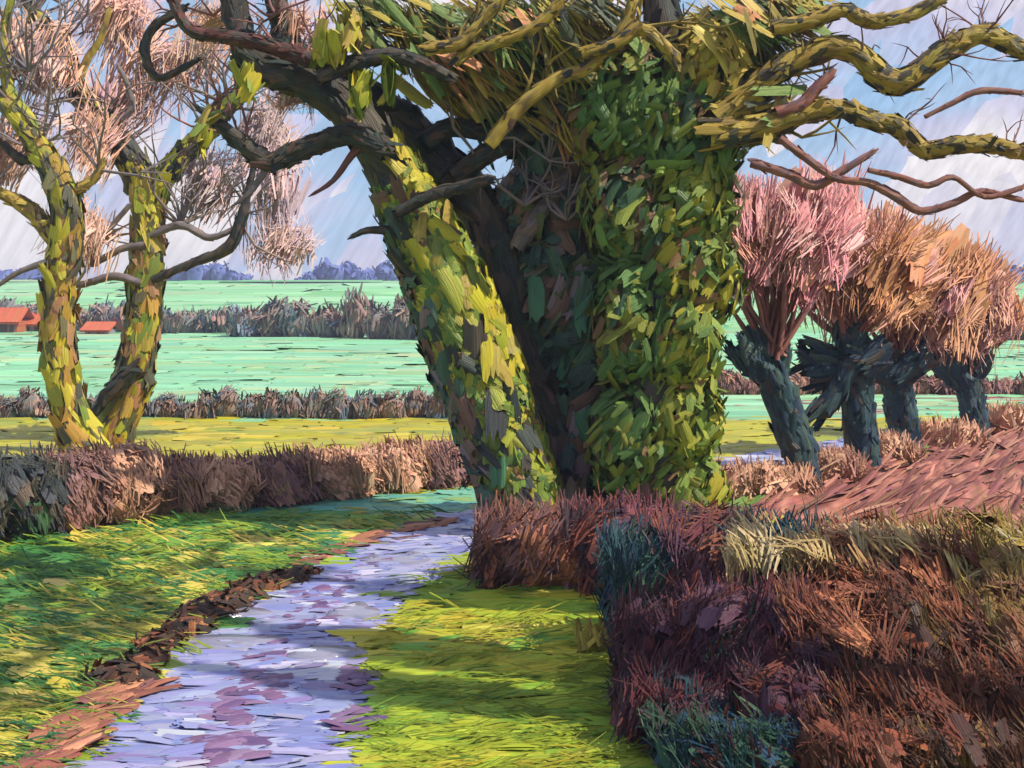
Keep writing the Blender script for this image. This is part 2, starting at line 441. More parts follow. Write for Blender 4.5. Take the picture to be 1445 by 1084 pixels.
# ------------------------------------------------------------------ palettes (photo colours of the things; ivy tones also hold sun and shade, far woods haze)
PAL = {
    'verge': [((192, 188, 56), 3), ((166, 184, 50), 4), ((138, 174, 54), 3), ((108, 158, 60), 1.2), ((208, 196, 84), 1)],
    'verge_left': [((112, 158, 62), 3), ((78, 142, 70), 3), ((152, 178, 58), 2.5), ((220, 204, 92), 1.6), ((66, 132, 84), 1.6)],
    'teal': [((98, 172, 160), 3), ((120, 186, 160), 2), ((140, 180, 110), 1)],
    'gold': [((182, 174, 46), 4), ((168, 164, 52), 3), ((198, 182, 60), 1), ((150, 160, 60), 1)],
    'mint': [((146, 210, 168), 4), ((132, 198, 156), 3), ((160, 216, 176), 2), ((176, 204, 156), 1.6), ((150, 190, 140), .8)],
    'mint_pale': [((160, 206, 170), 3), ((148, 204, 158), 3), ((128, 206, 150), 2)],
    'field_far': [((136, 200, 140), 4), ((154, 210, 160), 3), ((116, 186, 124), 2), ((170, 200, 150), 1)],
    'soil': [((160, 100, 88), 4), ((186, 128, 110), 1.6), ((128, 74, 70), 3), ((122, 84, 60), 1), ((146, 88, 92), 1)],
    'clod': [((84, 60, 48), 4), ((130, 78, 54), 2.5), ((176, 114, 78), 1.2), ((60, 50, 46), 3)],
    'earth': [((176, 114, 88), 3), ((150, 92, 78), 2), ((196, 136, 106), 1), ((130, 84, 80), 1)],
    'lane': [((148, 154, 206), 4), ((166, 168, 210), 3), ((132, 140, 202), 3), ((196, 198, 222), 1.2), ((142, 128, 182), 1.2)],
    'mud': [((124, 92, 136), 4), ((108, 82, 132), 3), ((140, 112, 154), 2)],
    'trunk_left': [((196, 186, 56), 3), ((184, 150, 66), 3), ((110, 108, 76), 3), ((86, 88, 72), 2), ((176, 130, 96), 2)],
    'bark_dark': [((70, 64, 56), 4), ((92, 82, 74), 2), ((52, 56, 60), 3), ((112, 84, 76), 1), ((60, 72, 70), 2)],
    'bark_ochre': [((182, 152, 62), 4), ((160, 134, 66), 3), ((196, 172, 80), 2), ((96, 88, 60), 2)],
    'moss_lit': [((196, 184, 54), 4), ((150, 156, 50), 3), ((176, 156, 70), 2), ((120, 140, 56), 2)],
    'ivy_lit': [((160, 164, 58), 4), ((126, 150, 62), 4), ((184, 178, 60), 2.2), ((98, 134, 68), 3.5), ((160, 122, 80), 1.4)],  # lit, mid and shaded ivy tones: sun and shade put into leaf colour
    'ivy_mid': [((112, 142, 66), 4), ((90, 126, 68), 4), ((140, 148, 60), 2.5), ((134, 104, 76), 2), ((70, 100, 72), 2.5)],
    'ivy_shaded': [((74, 106, 88), 4), ((62, 88, 82), 4), ((104, 112, 72), 2.5), ((126, 98, 84), 2.5), ((76, 128, 98), 2), ((140, 122, 128), 1)],  # darker copy of the ivy, standing in for its shaded parts
    'canopy': [((196, 172, 78), 5), ((150, 138, 76), 3), ((120, 146, 80), 3), ((84, 94, 76), 2), ((204, 144, 100), 1.2), ((208, 192, 70), 1.5)],
    'peach': [((236, 184, 160), 4), ((226, 178, 156), 3), ((222, 190, 176), 3), ((216, 178, 184), 2)],
    'mauve': [((214, 180, 180), 4), ((204, 174, 184), 3), ((222, 192, 186), 2), ((198, 180, 190), 2)],
    'grey_twig': [((136, 124, 136), 3), ((120, 112, 112), 3), ((150, 130, 120), 2)],
    'red_twig': [((150, 92, 84), 3), ((176, 120, 108), 2), ((128, 98, 112), 2)],
    'red_bark': [((96, 52, 50), 3), ((76, 66, 62), 3), ((116, 70, 66), 1)],
    'hedge_peach': [((242, 190, 158), 5), ((228, 172, 142), 3), ((190, 138, 126), 1)],
    'hedge_brown': [((176, 130, 120), 4), ((152, 112, 114), 3), ((206, 154, 130), 2.5), ((122, 94, 94), 1.6)],
    'hedge_black': [((88, 92, 82), 4), ((74, 80, 88), 3), ((116, 104, 90), 2), ((76, 112, 80), 2)],
    'far_hedge': [((160, 136, 130), 4), ((134, 134, 136), 3), ((178, 146, 132), 2), ((112, 130, 148), 1.5)],
    'blue': [((96, 112, 186), 3), ((78, 92, 160), 3), ((112, 126, 190), 2)],  # distance haze put into the far woods' colour
    'russet': [((206, 136, 102), 4), ((154, 110, 112), 3), ((168, 104, 78), 2), ((110, 74, 80), 2)],
    'purple': [((140, 76, 88), 4), ((106, 68, 94), 3), ((176, 98, 82), 2.5), ((82, 62, 78), 2)],
    'tealbush': [((50, 98, 108), 4), ((42, 78, 104), 3), ((66, 106, 84), 3), ((104, 74, 86), 1)],
    'rust': [((202, 120, 86), 4), ((164, 98, 80), 4), ((226, 146, 104), 2.5), ((122, 76, 62), 2), ((150, 112, 76), 1)],
    'dark_rust': [((150, 84, 64), 4), ((110, 66, 54), 4), ((176, 102, 72), 1.5), ((84, 56, 50), 3), ((140, 104, 58), 1.4)],
    'dark_plum': [((116, 58, 68), 4), ((86, 52, 72), 4), ((136, 70, 60), 2), ((52, 74, 88), 2.5)],
    'ochre': [((194, 170, 84), 4), ((164, 134, 70), 3), ((148, 104, 76), 3), ((176, 116, 80), 2), ((210, 188, 116), 1)],
    'straw': [((232, 202, 146), 4), ((220, 188, 130), 3), ((204, 168, 112), 2), ((236, 214, 170), 1)],
    'pink': [((232, 160, 168), 4), ((222, 142, 150), 3), ((232, 178, 176), 3), ((228, 160, 138), 1.5), ((214, 184, 192), 1)],
    'orange': [((216, 156, 114), 4), ((204, 142, 94), 3), ((224, 168, 146), 3), ((212, 154, 152), 1.5)],
    'pollard': [((52, 84, 92), 4), ((44, 68, 90), 4), ((72, 96, 92), 2), ((78, 72, 70), 1)],
}


def colfn(pal, patch=1.0, seed=0.0, mixin=0.35):
    return lambda pts: pick(PAL[pal], pts, patch, mixin, seed)


# ------------------------------------------------------------------ ground sheet
xs = np.concatenate([[-1500, -900, -600], np.linspace(-420, 420, 57), [600, 900, 1500]])
ys = np.concatenate([np.linspace(-40, 60, 26), np.linspace(66, 300, 30), np.linspace(312, 560, 22), [700, 1000, 1600, 3000]])
gx, gy = np.meshgrid(xs, ys, indexing='ij')
V = np.stack([gx, gy, hz(gy)], -1)[None]
mb = MB()
gc = pick(PAL['verge'], V.reshape(-1, 3), 0.05, 0.3).reshape(V.shape)
far = pick(PAL['field_far'], V.reshape(-1, 3), 0.02, 0.3).reshape(V.shape)
k = np.clip((gy - 40) / 10, 0, 1)[None, ..., None]
mb.grid(V, gc * (1 - k) + far * k, np.stack([gx, gy], -1)[None] * 0.25)
tag(mb.build('ground', 'crop'), kind='structure')

# lane centreline: x, y, half width
LANE = np.array([(-2.55, -12, 1.4), (-2.6, 2, 1.4), (-2.66, 11.0, 1.40), (-2.80, 13.2, 1.22), (-2.84, 15.8, 1.06), (-2.48, 18.3, 1.05),
                 (-1.85, 20.8, 1.12), (-0.9, 22.8, 1.15), (1.0, 25.2, 1.1), (3.6, 29.0, 1.2), (6.6, 33.2, 1.2), (11.4, 38.6, 1.25), (18.0, 44.0, 1.3), (30, 51, 1.4)])


def resample(A, step):
    s = np.concatenate([[0], np.cumsum(np.linalg.norm(np.diff(A[:, :2], axis=0), axis=1))])
    t = np.linspace(0, s[-1], int(s[-1] / step) + 1)
    B = np.stack([np.interp(t, s, A[:, k]) for k in range(A.shape[1])], -1)
    for _ in range(6):
        B[1:-1] = 0.25 * B[:-2] + 0.5 * B[1:-1] + 0.25 * B[2:]
    return B


LC = resample(LANE, 0.5)
LT = nrm(np.gradient(LC[:, :2], axis=0))
LN = np.stack([LT[:, 1], -LT[:, 0]], -1)


def lane_dist(x, y):
    """signed distance to the lane's centreline (+ right) and half width there"""
    x, y = np.asarray(x, float), np.asarray(y, float)
    d2 = (x[:, None] - LC[None, :, 0]) ** 2 + (y[:, None] - LC[None, :, 1]) ** 2
    i = d2.argmin(1)
    dx, dy = x - LC[i, 0], y - LC[i, 1]
    return dx * LN[i, 0] + dy * LN[i, 1], LC[i, 2], i


mb = MB()
cr = np.linspace(-1, 1, 7)
V = np.stack([LC[None, :, 0] + LN[None, :, 0] * cr[:, None] * (LC[None, :, 2] + 0.12),
              LC[None, :, 1] + LN[None, :, 1] * cr[:, None] * (LC[None, :, 2] + 0.12),
              np.broadcast_to((0.018 + 0.03 * (1 - cr ** 2))[:, None], (7, len(LC)))], -1)[None]
mb.grid(V[:, ::-1], pick(PAL['lane'], V.reshape(-1, 3), 0.5, 0.3).reshape(V.shape), np.stack([V[..., 0], V[..., 1]], -1))
# worn strokes of wet surface across the lane
n = 2300
ti = (rng.random(n) ** 0.9 * (len(LC) - 30)).astype(int) + 20
ti = np.where(rng.random(n) < 0.55, rng.integers(40, 76, n), ti)
cc = rng.uniform(-0.84, 0.84, n)
C = np.stack([LC[ti, 0] + LN[ti, 0] * cc * LC[ti, 2], LC[ti, 1] + LN[ti, 1] * cc * LC[ti, 2] + rng.uniform(-.25, .25, n), 0.036 + 0.03 * (1 - cc ** 2) + rng.uniform(-.006, .01, n)], -1)
T = np.stack([np.ones(n), rng.normal(0.06, 0.14, n), np.zeros(n)], -1)
Nn = np.stack([rng.normal(0, .05, n), rng.normal(-.04, .06, n), np.ones(n)], -1)
sc = np.clip(C[:, 1] / 13, 0.8, 2.2)
mb.dabs(C, T, Nn, 0.62 * sc * rng.uniform(.4, 1.3, n), 0.20 * sc * rng.uniform(.6, 1.3, n), pick(PAL['lane'], C * [1, .6, 1], 0.8, 0.35), nu=6, lift=0.035, ridge=0.022, droop=0.02)
lane = tag(mb.build('lane', 'lane'), kind='structure')

# muddy middle of the lane
mb = MB()
mudc = [(318, 1075), (330, 1030), (345, 1000), (360, 965), (388, 930), (408, 895), (440, 868), (470, 840), (455, 880), (380, 985), (335, 1055), (490, 822), (520, 800), (497, 1020), (498, 960)]
C = []
for px, py in mudc:
    g = G(px, py)
    for _ in range(9):
        C.append((g[0] + rng.normal(0, 0.14), g[1] + rng.normal(0, 0.30), 0.08))
C = np.array(C); n = len(C)
mb.dabs(C, np.stack([np.ones(n), rng.normal(0.5, 0.5, n), np.zeros(n)], -1), np.stack([rng.normal(0, .08, n), rng.normal(-.05, .08, n), np.ones(n)], -1),
        rng.uniform(.2, .42, n), rng.uniform(.12, .22, n), pick(PAL['mud'], C, 1, .5), lift=0.06, ridge=0.03)
tag(mb.build('mud_streak', 'lane'), 'purple grey mud lying along the middle of the wet lane', 'mud', kind='stuff')

# puddles
for k, (px, py, w, d, lab) in enumerate([(315, 915, 0.62, 0.34, 'pale puddle on the left wheel track of the lane, beside the brown clods'),
                                          (452, 930, 0.42, 0.30, 'pale puddle at the right edge of the lane beside the grass verge'),
                                          (335, 872, 0.40, 0.26, 'small pale puddle on the left wheel track just beyond the larger one'),
                                          (500, 872, 0.34, 0.42, 'pale puddle where the lane begins to bend right'),
                                          (560, 795, 0.55, 0.45, 'farthest pale puddle, on the bend of the lane before the ivy tree')]):
    g = G(px, py)
    mb = MB()
    a = np.linspace(0, 2 * math.pi, 29)
    rr = 1 + 0.22 * np.sin(a * 3 + k) + 0.12 * np.sin(a * 5 + 2 * k)
    V = np.stack([np.stack([g[0] + w * q * rr * np.cos(a), g[1] + d * q * rr * np.sin(a), np.full(29, 0.095)], -1) for q in (0.001, 0.5, 1.0, 1.05)])
    V[3, :, 2] = 0.05
    mb.grid(V[None], np.full((1, 3), 0.3), np.zeros((1, 4, 29, 2)))
    tag(mb.build('puddle', 'water'), lab, 'puddle', 'puddles on the lane')

# ------------------------------------------------------------------ grass and fields
HEDGE_L = [G(-120, 800), G(0, 785), G(100, 765), G(250, 742), G(400, 722), G(520, 706), G(640, 695), G(720, 688)]
HEDGE_L = np.array(HEDGE_L)
PL0, PL1 = G(1050, 735), G(1445, 592)      # edge of the ploughed field


def plough_side(x, y):
    d = PL1 - PL0
    return (x - PL0[0]) * d[1] - (y - PL0[1]) * d[0]      # > 0 : inside the ploughed field


def ground_dabs(n, pxr, pyr, keep, L, W, pal, name, mat, label, cat, ang=(0, 0.12), tilt=0.05, z=0.02, nu=6, patch=0.3, mixin=0.22, lift=0.05, ridge=0.026, up=0.0, blades=0):
    py = rng.uniform(*pyr, n); px = rng.uniform(*pxr, n)
    Y = CAMZ * F / (py - HY)
    C = np.stack([(px - CX) / F * Y, Y, np.zeros(n)], -1)
    C = C[keep(C[:, 0], C[:, 1])]
    n = len(C)
    C[:, 2] = hz(C[:, 1]) + z + rng.uniform(0, 0.03, n)
    a = rng.normal(ang[0], ang[1], n)
    T = np.stack([np.cos(a), np.sin(a), rng.normal(up, 0.05, n)], -1)
    Nn = np.stack([rng.normal(0, tilt, n), rng.normal(-tilt, tilt, n), np.ones(n)], -1)
    s = C[:, 1] / 14.0
    mb = MB()
    mb.dabs(C, T, Nn, L * s * rng.uniform(.5, 1.4, n), W * s * rng.uniform(.6, 1.4, n), pick(PAL[pal], C, patch, mixin), nu=nu, lift=lift, ridge=ridge)
    if blades:
        i_ = rng.permutation(n)[:blades]
        Cb = C[i_] + np.stack([rng.normal(0, .2, len(i_)), rng.normal(0, .2, len(i_)), np.full(len(i_), .03)], -1)
        Tb = T[i_] + np.stack([rng.normal(0, .15, len(i_)), rng.normal(0, .15, len(i_)), rng.uniform(0.0, .22, len(i_))], -1)
        mb.sprays(Cb, Tb, Nn[i_] + [0, -.25, 0], L * .62 * s[i_] * rng.uniform(.5, 1.2, len(i_)), W * .7 * s[i_], pick(PAL[pal], Cb, patch, mixin), k=8, gap=.5, droop=.15)
    return tag(mb.build(name, mat), label, cat, kind='stuff')


def right_verge(x, y):
    d, hw, i = lane_dist(x, y)
    return (d > hw * 1.0) & (y < 27) & ((plough_side(x, y) <= 0) | (y < 19))


def left_verge(x, y):
    d, hw, i = lane_dist(x, y)
    yl = np.interp(x, HEDGE_L[:, 0], HEDGE_L[:, 1])
    return (d < -hw * 1.02) & (y < yl + 0.6) & (y < 24.5 + 0 * x)


def far_verge(x, y):
    d, hw, i = lane_dist(x, y)
    yl = np.interp(x, HEDGE_L[:, 0], HEDGE_L[:, 1])
    return (d < -hw * 1.05) & (y < yl + 0.5) & (y >= 24.2)


ground_dabs(3600, (430, 1600), (700, 1180), right_verge, 1.0, 0.36, 'verge', 'verge_grass', 'grass',
            'yellow green grass of the verge between the wet lane and the brown hedge', 'grass', ang=(0.10, 0.12), nu=7, blades=1100)
ground_dabs(3600, (-260, 720), (690, 1180), left_verge, 0.95, 0.36, 'verge_left', 'verge_grass', 'grass',
            'green grass bank with yellow tufts left of the lane below the hedge', 'grass', ang=(-0.30, 0.2), nu=7, mixin=.3, blades=1300)
ground_dabs(1500, (200, 720), (680, 745), far_verge, 0.55, 0.14, 'teal', 'verge_grass', 'grass',
            'strip of blue green grass between the far bend of the lane and the brown hedge', 'grass', ang=(0.12, 0.1))
ground_dabs(3000, (-250, 760), (592, 705), lambda x, y: (y > np.interp(x, HEDGE_L[:, 0], HEDGE_L[:, 1]) + 0.3) & (y < 46), 0.75, 0.24, 'gold', 'meadow_grass', 'grass',
            'strip of golden green meadow behind the left hedge and under the two mossy trees', 'grass', ang=(0, .06))

ground_dabs(1500, (940, 1600), (588, 700), lambda x, y: (y < 47) & (np.abs(lane_dist(x, y)[0]) > lane_dist(x, y)[1]) & (plough_side(x, y) < -.4), 0.7, 0.26, 'gold', 'meadow_grass', 'grass',
            'patch of yellow green grass beside the far lane behind the pollard willows', 'grass', ang=(.1, .1))


def field(n, y0, y1, x0, x1, L, W, pal, name, label, cat='crop', mat='crop', keep=None, patch=0.03):
    # denser towards the viewer, rows run across
    y = 1.0 / rng.uniform(1.0 / y1, 1.0 / y0, n)
    x = rng.uniform(x0, x1, n) * y
    C = np.stack([x, y, hz(y) + 0.06], -1)
    if keep is not None:
        C = C[keep(C[:, 0], C[:, 1])]; n = len(C)
    s = C[:, 1] / 100.0
    dz = (hz(C[:, 1] + 4) - hz(C[:, 1] - 4)) / 8
    T = np.stack([np.ones(n), rng.normal(0, .05, n), np.zeros(n)], -1)
    Nn = np.stack([rng.normal(0, .006, n), -dz + rng.normal(0, .008, n), np.ones(n)], -1)
    mb = MB()
    mb.dabs(C, T, Nn, L * s * rng.uniform(.5, 1.5, n), W * s * rng.uniform(.6, 1.3, n), pick(PAL[pal], C, patch, .5), nu=4, nv=2, lift=0.012, ridge=0.006, droop=0.0, sway=0.02)
    return tag(mb.build(name, mat), label, cat, kind='stuff')


field(3200, 46, 150, -0.75, 0.75, 6.5, 5.0, 'mint', 'field_crop', 'mint green young crop of the middle field beyond the low brown hedge')
field(2600, 150, 440, -0.75, 0.75, 9.0, 12.0, 'field_far', 'field_crop', 'bright green crop of the far field rising to the blue woods')

# ploughed field: ridge after ridge of turned soil
mb = MB()
d = nrm(PL1 - PL0); nrm2 = np.array([d[1], -d[0]])
rows = 30
a_ = np.linspace(-.6, 60, 120)
Vr = []
w_ = np.linspace(0, 26, rows * 6 + 1)
A, B = np.meshgrid(w_, a_, indexing='ij')
px_ = PL0[0] + nrm2[0] * A + d[0] * B; py_ = PL0[1] + nrm2[1] * A + d[1] * B
zz = 0.06 + 0.13 * np.sin(A / w_[6] * 2 * math.pi) + 0.05 * np.array([[mnoise.noise(Vector((x * 1.7, y * 1.7, 0))) for x, y in zip(r1, r2)] for r1, r2 in zip(px_, py_)])
V = np.stack([px_, py_, zz + 0.06 + hz(py_)], -1)[None]
keep = None
mb.grid(V[:, ::-1], pick(PAL['soil'], V.reshape(-1, 3), 0.6, .4).reshape(V.shape), np.stack([A * 2, B * .4], -1)[None])
n = 5600
w = (rng.integers(0, 29, n) + .25 + rng.choice([-.22, 0, .22, .5], n, p=[.25, .35, .25, .15]) + rng.normal(0, .05, n)) * w_[6]; w = np.clip(w, .1, 25); b = rng.uniform(-.3, 45, n)
C = np.stack([PL0[0] + nrm2[0] * w + d[0] * b, PL0[1] + nrm2[1] * w + d[1] * b, 0.135 + 0.13 * np.sin(w / w_[6] * 2 * math.pi)], -1)
mb.dabs(C, np.stack([np.full(n, d[0]), np.full(n, d[1]), np.zeros(n)], -1) + rng.normal(0, .05, (n, 3)) * [1, 1, .1], np.stack([rng.normal(0, .10, n), rng.normal(-.06, .10, n), np.ones(n)], -1),
        rng.uniform(1.6, 4.5, n), rng.uniform(.07, .18, n), pick(PAL['soil'], C, .4, .4), nu=3, nv=4, lift=.22, ridge=.04, rag=.04, droop=.01, sway=.02, prof=np.array([.35, .9, 1, .9, .35]))
tag(mb.build('ploughed_field', 'soil'), kind='structure')

# headland of rough grass along the ploughed field
n = 420
b = rng.uniform(-5, 30, n); w = rng.uniform(-1.3, 0.25, n)
C = np.stack([PL0[0] + nrm2[0] * w + d[0] * b, PL0[1] + nrm2[1] * w + d[1] * b, np.full(n, .1)], -1)
mb = MB()
mb.dabs(C, np.stack([np.full(n, d[0]), np.full(n, d[1]), np.zeros(n)], -1) + rng.normal(0, .2, (n, 3)), np.array([0, -.2, 1]) + rng.normal(0, .15, (n, 3)), rng.uniform(.5, 1.5, n), rng.uniform(.15, .4, n),
        pick([((150, 140, 70), 2), ((110, 140, 66), 2), ((130, 104, 76), 2)], C, .4, .6))
tag(mb.build('headland_grass', 'grass'), 'rough grass edging the ploughed field below the pollard willows', 'grass', kind='stuff')

# bare brown strip of field beyond the lane on the right
field(500, 46, 58, 0.14, 0.62, 5.0, 3.0, 'soil', 'bare_soil', 'strip of bare brown soil beyond the lane behind the pollard willows', 'soil', 'soil')

# ------------------------------------------------------------------ earth bank with clods along the lane's left edge
bank = thing('earth_bank', 'broken brown earth edge with dark clods along the left side of the lane', 'earth bank', (-4.0, 13.0, 0))
for (px, py, r) in [(168, 962, 36), (205, 935, 26), (228, 912, 28), (262, 892, 30), (290, 872, 32), (312, 858, 30), (340, 845, 26), (358, 832, 26), (385, 824, 24), (410, 818, 22), (428, 810, 18), (186, 975, 20), (246, 905, 20)]:
    g = G(px, py + 6); rm = S(r * 1.2, g[1])
    mb = MB()
    c = np.array([g[0], g[1], rm * 0.25])
    sd = rng.random() * 20
    mb.blob(c, (rm * .95, rm * 1.0, rm * .36), PAL['clod'], seed=sd, lump=.4)
    mb.clump(c, (rm * 1.1, rm * 1.1, rm * .48), 44, PAL['clod'], rm * .8, rm * .3, slant=(.8, .4, .3), lower=-.2, jit=.6, seed=sd, shell=.9, patch=3)
    mb.build('clod', 'soil', bank)
for pts, w in (([(60, 1100), (100, 1050), (150, 1003), (185, 982)], .13), ([(428, 806), (470, 783), (540, 762), (620, 744), (705, 729)], .12)):
    pts = np.array(pts, float)
    C = []
    for t in np.linspace(0, 1, 70):
        q = np.array([np.interp(t * (len(pts) - 1), range(len(pts)), pts[:, k]) for k in range(2)])
        g = G(*q); C.append((g[0] + rng.normal(0, w), g[1] + rng.normal(0, w), .085 + rng.random() * .03))
    C = np.array(C); n = len(C)
    mb = MB()
    mb.dabs(C, np.array([0.8, .5, 0] if w < .125 else [.35, .5, 0]) + rng.normal(0, .15, (n, 3)) * [1, 1, .2], np.array([0, -.05, 1]) + rng.normal(0, .07, (n, 3)), rng.uniform(.3, .7, n), rng.uniform(.12, .22, n), pick(PAL['earth'], C, .6, .5), lift=.06, ridge=.04)
    mb.build('bare_edge', 'soil', bank)


# ------------------------------------------------------------------ shrubs
def shrub(name, label, c, r, pal, n, L, W, group, slant=(.4, 0, 1), core='hedge_black', stems=4, seed=0.0, extra=None, mat='hedge', patch=1.0, jit=.4, boxy=2.6, shoots=1.0):
    c = np.asarray(c, float); r = np.asarray(r, float)
    t = thing(name, label, 'shrub', (c[0], c[1], 0 if c[1] < 45 else float(hz(c[1]))), group)
    mb = MB()
    mb.blob(c - [0, 0, r[2] * .08], r * .8, PAL[pal], seed=seed)
    bx_ = r * [1.06, 1, .94]
    mb.clump(c, bx_, int(n * .75), PAL[pal], L * 1.05, W * 1.35, slant=slant, seed=seed, shell=.74, patch=patch, jit=jit * .5, lower=-.85, lump=.5, nj=.2, mixin=.22, boxy=boxy)
    mb.clump(c, bx_ * 1.03, int(n * .8), PAL[pal], L * 1.05, W * 1.7, slant=slant, seed=seed, shell=.8, patch=patch, jit=jit * .5, lower=-.8, lump=.5, spray=9, nj=.3, mixin=.22, boxy=boxy)
    m_ = int(n / 6 * shoots)        # upright shoots along the top
    q = c + np.stack([rng.uniform(-1.1, 1.1, m_) * r[0], rng.uniform(-.8, .8, m_) * r[1], r[2] * rng.uniform(.62, 1.02, m_)], -1)
    mb.sprays(q, np.asarray(slant) * [.6, 0, 1] + rng.normal(0, .22, (m_, 3)), np.array([.3, -.8, .4]) + rng.normal(0, .3, (m_, 3)), L * rng.uniform(.6, 1.25, m_), W * 1.5, pick(PAL[pal], q, patch, .25, seed), k=7, gap=.5, fan=.3)
    if extra:
        for pal2, n2, dz in extra:
            mb.clump(c + [0, 0, dz * r[2]], r * [1, 1, .75], n2, PAL[pal2], L * 1.1, W * 1.8, slant=slant, seed=seed + 2, shell=.92, lower=-.1, patch=patch, jit=.25, nj=.22, spray=9)
    mb.build('foliage', mat, t)
    for k in range(stems):
        mb = MB()
        a = rng.uniform(0, 6.28); q = rng.uniform(.2, .8)
        p0 = np.array([c[0] + r[0] * .35 * math.cos(a), c[1] + r[1] * .35 * math.sin(a), c[2] - r[2] * 1.0])
        p2 = np.array([c[0] + r[0] * (.3 + q) * .8 * math.cos(a) + slant[0] * .2, c[1] + r[1] * (.3 + q) * .8 * math.sin(a), c[2] + r[2] * rng.uniform(.75, 1.15)])
        p1 = (p0 + p2) / 2 + rng.normal(0, .08, 3) * r
        mb.tube([p0, p1, p2], [r[0] * .035, r[0] * .025, r[0] * .008], colfn('bark_dark'), sides=5, step=r[2] * .25)
        mb.build('stem', 'twig', t)
    return t


def shrub_px(name, label, px, top, base, Y, wpx, pal, n, Lpx, Wpx, group, depth=.9, **kw):
    zt = P(px, top, Y)[2]; z0 = 0.0
    rz = (zt - z0) / 2 * 1.06
    c = (P(px, 0, Y)[0], Y, z0 + rz * .92)
    rx = S(wpx / 2, Y)
    return shrub(name, label, c, (rx, depth, rz), pal, n, S(Lpx, Y), S(Wpx, Y), group, **kw)


# left hedge
LH = 'shrubs of the hedge left of the lane'
for i, (px, top, w, pal, lab) in enumerate([
        (-60, 640, 130, 'hedge_black', 'dark shrub at the very left end of the lane hedge, cut by the frame'),
        (28, 640, 120, 'hedge_black', 'blackish green shrub at the left edge, before the tree trunks'),
        (95, 640, 100, 'hedge_brown', 'dark brown shrub below the trunk of the leftmost mossy tree'),
        (175, 630, 110, 'hedge_peach', 'large peach coloured shrub below the forked mossy tree'),
        (245, 645, 70, 'hedge_brown', 'purple brown shrub between the large peach shrub and the next peach one'),
        (305, 648, 90, 'hedge_peach', 'second peach coloured shrub from the left in the lane hedge'),
        (385, 642, 100, 'hedge_brown', 'broad purple brown shrub in the middle of the lane hedge'),
        (470, 636, 90, 'hedge_peach', 'third peach coloured shrub from the left in the lane hedge'),
        (548, 628, 92, 'hedge_peach', 'rounded peach shrub nearest to the leaning ivy tree'),
        (615, 626, 90, 'hedge_brown', 'dark purple brown shrub at the hedge end behind the leaning ivy trunk'),
        (690, 640, 90, 'hedge_brown', 'brown shrub mostly hidden behind the foot of the leaning ivy tree')]):
    Y = float(np.interp((px - CX) / F * 26, HEDGE_L[:, 0], HEDGE_L[:, 1])) + .6
    Y = float(np.interp(px, [-120, 0, 100, 250, 400, 520, 640, 720], HEDGE_L[:, 1])) + 1.1
    shrub_px('hedge_shrub', lab, px, top + 10, 0, Y, w * 1.04, pal, 330, 40, 17, LH, depth=.75, slant=(-.5, 0, 1), seed=i * 1.7, patch=.9, boxy=2.15, shoots=.35)

# ------------------------------------------------------------------ far hedges and woods
def hedgerow(label, x0, x1, Y, top, base, pal, step, Lpx, Wpx, mat='far', n=40, slope=0.0, var=.35):
    p0 = P(x0, base, Y)
    t = thing('hedgerow', label, 'hedge', (p0[0], Y, float(hz(Y))), 'hedgerows between the fields')
    x = x0
    while x < x1:
        w = step * rng.uniform(.7, 1.35)
        Yk = Y + rng.normal(0, Y * .004) + slope * (x - x0)
        h = S(base - top, Yk) * rng.uniform(1 - var, 1 + var)
        c = np.array([P(x + w / 2, 0, Yk)[0], Yk, hz(Yk) + h * .42])
        r = np.array([S(w * .62, Yk), S(w * .5, Yk), h * .6])
        mb = MB()
        mb.blob(c, r * .85, PAL[pal], seed=x)
        mb.clump(c, r, n, PAL[pal], S(Lpx * .9, Yk), S(Wpx * 2, Yk), slant=(.12, 0, 1), seed=x, shell=.85, lower=-.4, patch=.15, jit=.15, spray=5, lump=.5)
        mb.build('bush', mat, t)
        x += w
    return t


hedgerow('low brown hedge along the near edge of the middle mint field', -160, 720, 46.5, 574, 606, 'far_hedge', 30, 20, 7)
hedgerow('low brown hedge at right beyond the lane and pollards', 1010, 1560, 58, 560, 590, 'hedge_brown', 40, 22, 8)
hedgerow('grey brown hedge between the middle and the far field, left half', -120, 330, 150, 452, 486, 'far_hedge', 34, 24, 8, slope=-.03)
hedgerow('taller brown hedge between the fields right behind the leaning ivy trunk', 330, 760, 130, 452, 500, 'far_hedge', 40, 30, 9, slope=-.03)
hedgerow('dark green hedge across the far right field', 1380, 1560, 120, 478, 500, 'tealbush', 36, 18, 8)

for lab, x0, x1, top, Yw in (('blue far wood on the skyline between the forked tree and the leaning trunk', 225, 355, 374, 450),
                             ('blue far wood on the skyline just left of the leaning ivy trunk', 425, 640, 374, 455),
                             ('small blue wood on the skyline behind the leftmost tree trunk', -60, 78, 382, 440),
                             ('dark blue wood on the skyline at the right edge', 1366, 1560, 368, 400)):
    mb = MB()
    x = x0
    while x < x1:
        w = rng.uniform(14, 26); Yk = Yw + rng.uniform(-8, 8)
        h = S(404 - top, Yk) * rng.uniform(.6, 1.25)
        e = min(1, .45 + .9 * min(x - x0, x1 - x) / 40.0)
        h *= e
        c = np.array([P(x, 0, Yk)[0], Yk, hz(Yk) + h * .4]); r = np.array([S(w * .7, Yk), S(w * .7, Yk), h * .62])
        mb.blob(c, r * .85, PAL['blue'], seed=x, nu=9, nv=6)
        mb.clump(c, r, 26, PAL['blue'], S(14, Yk), S(6, Yk), slant=(.2, 0, 1), seed=x, lower=-.3, nu=3, patch=.04)
        x += w * .8
    tag(mb.build('far_wood', 'far'), lab, 'wood', 'woods on the skyline', 'stuff')

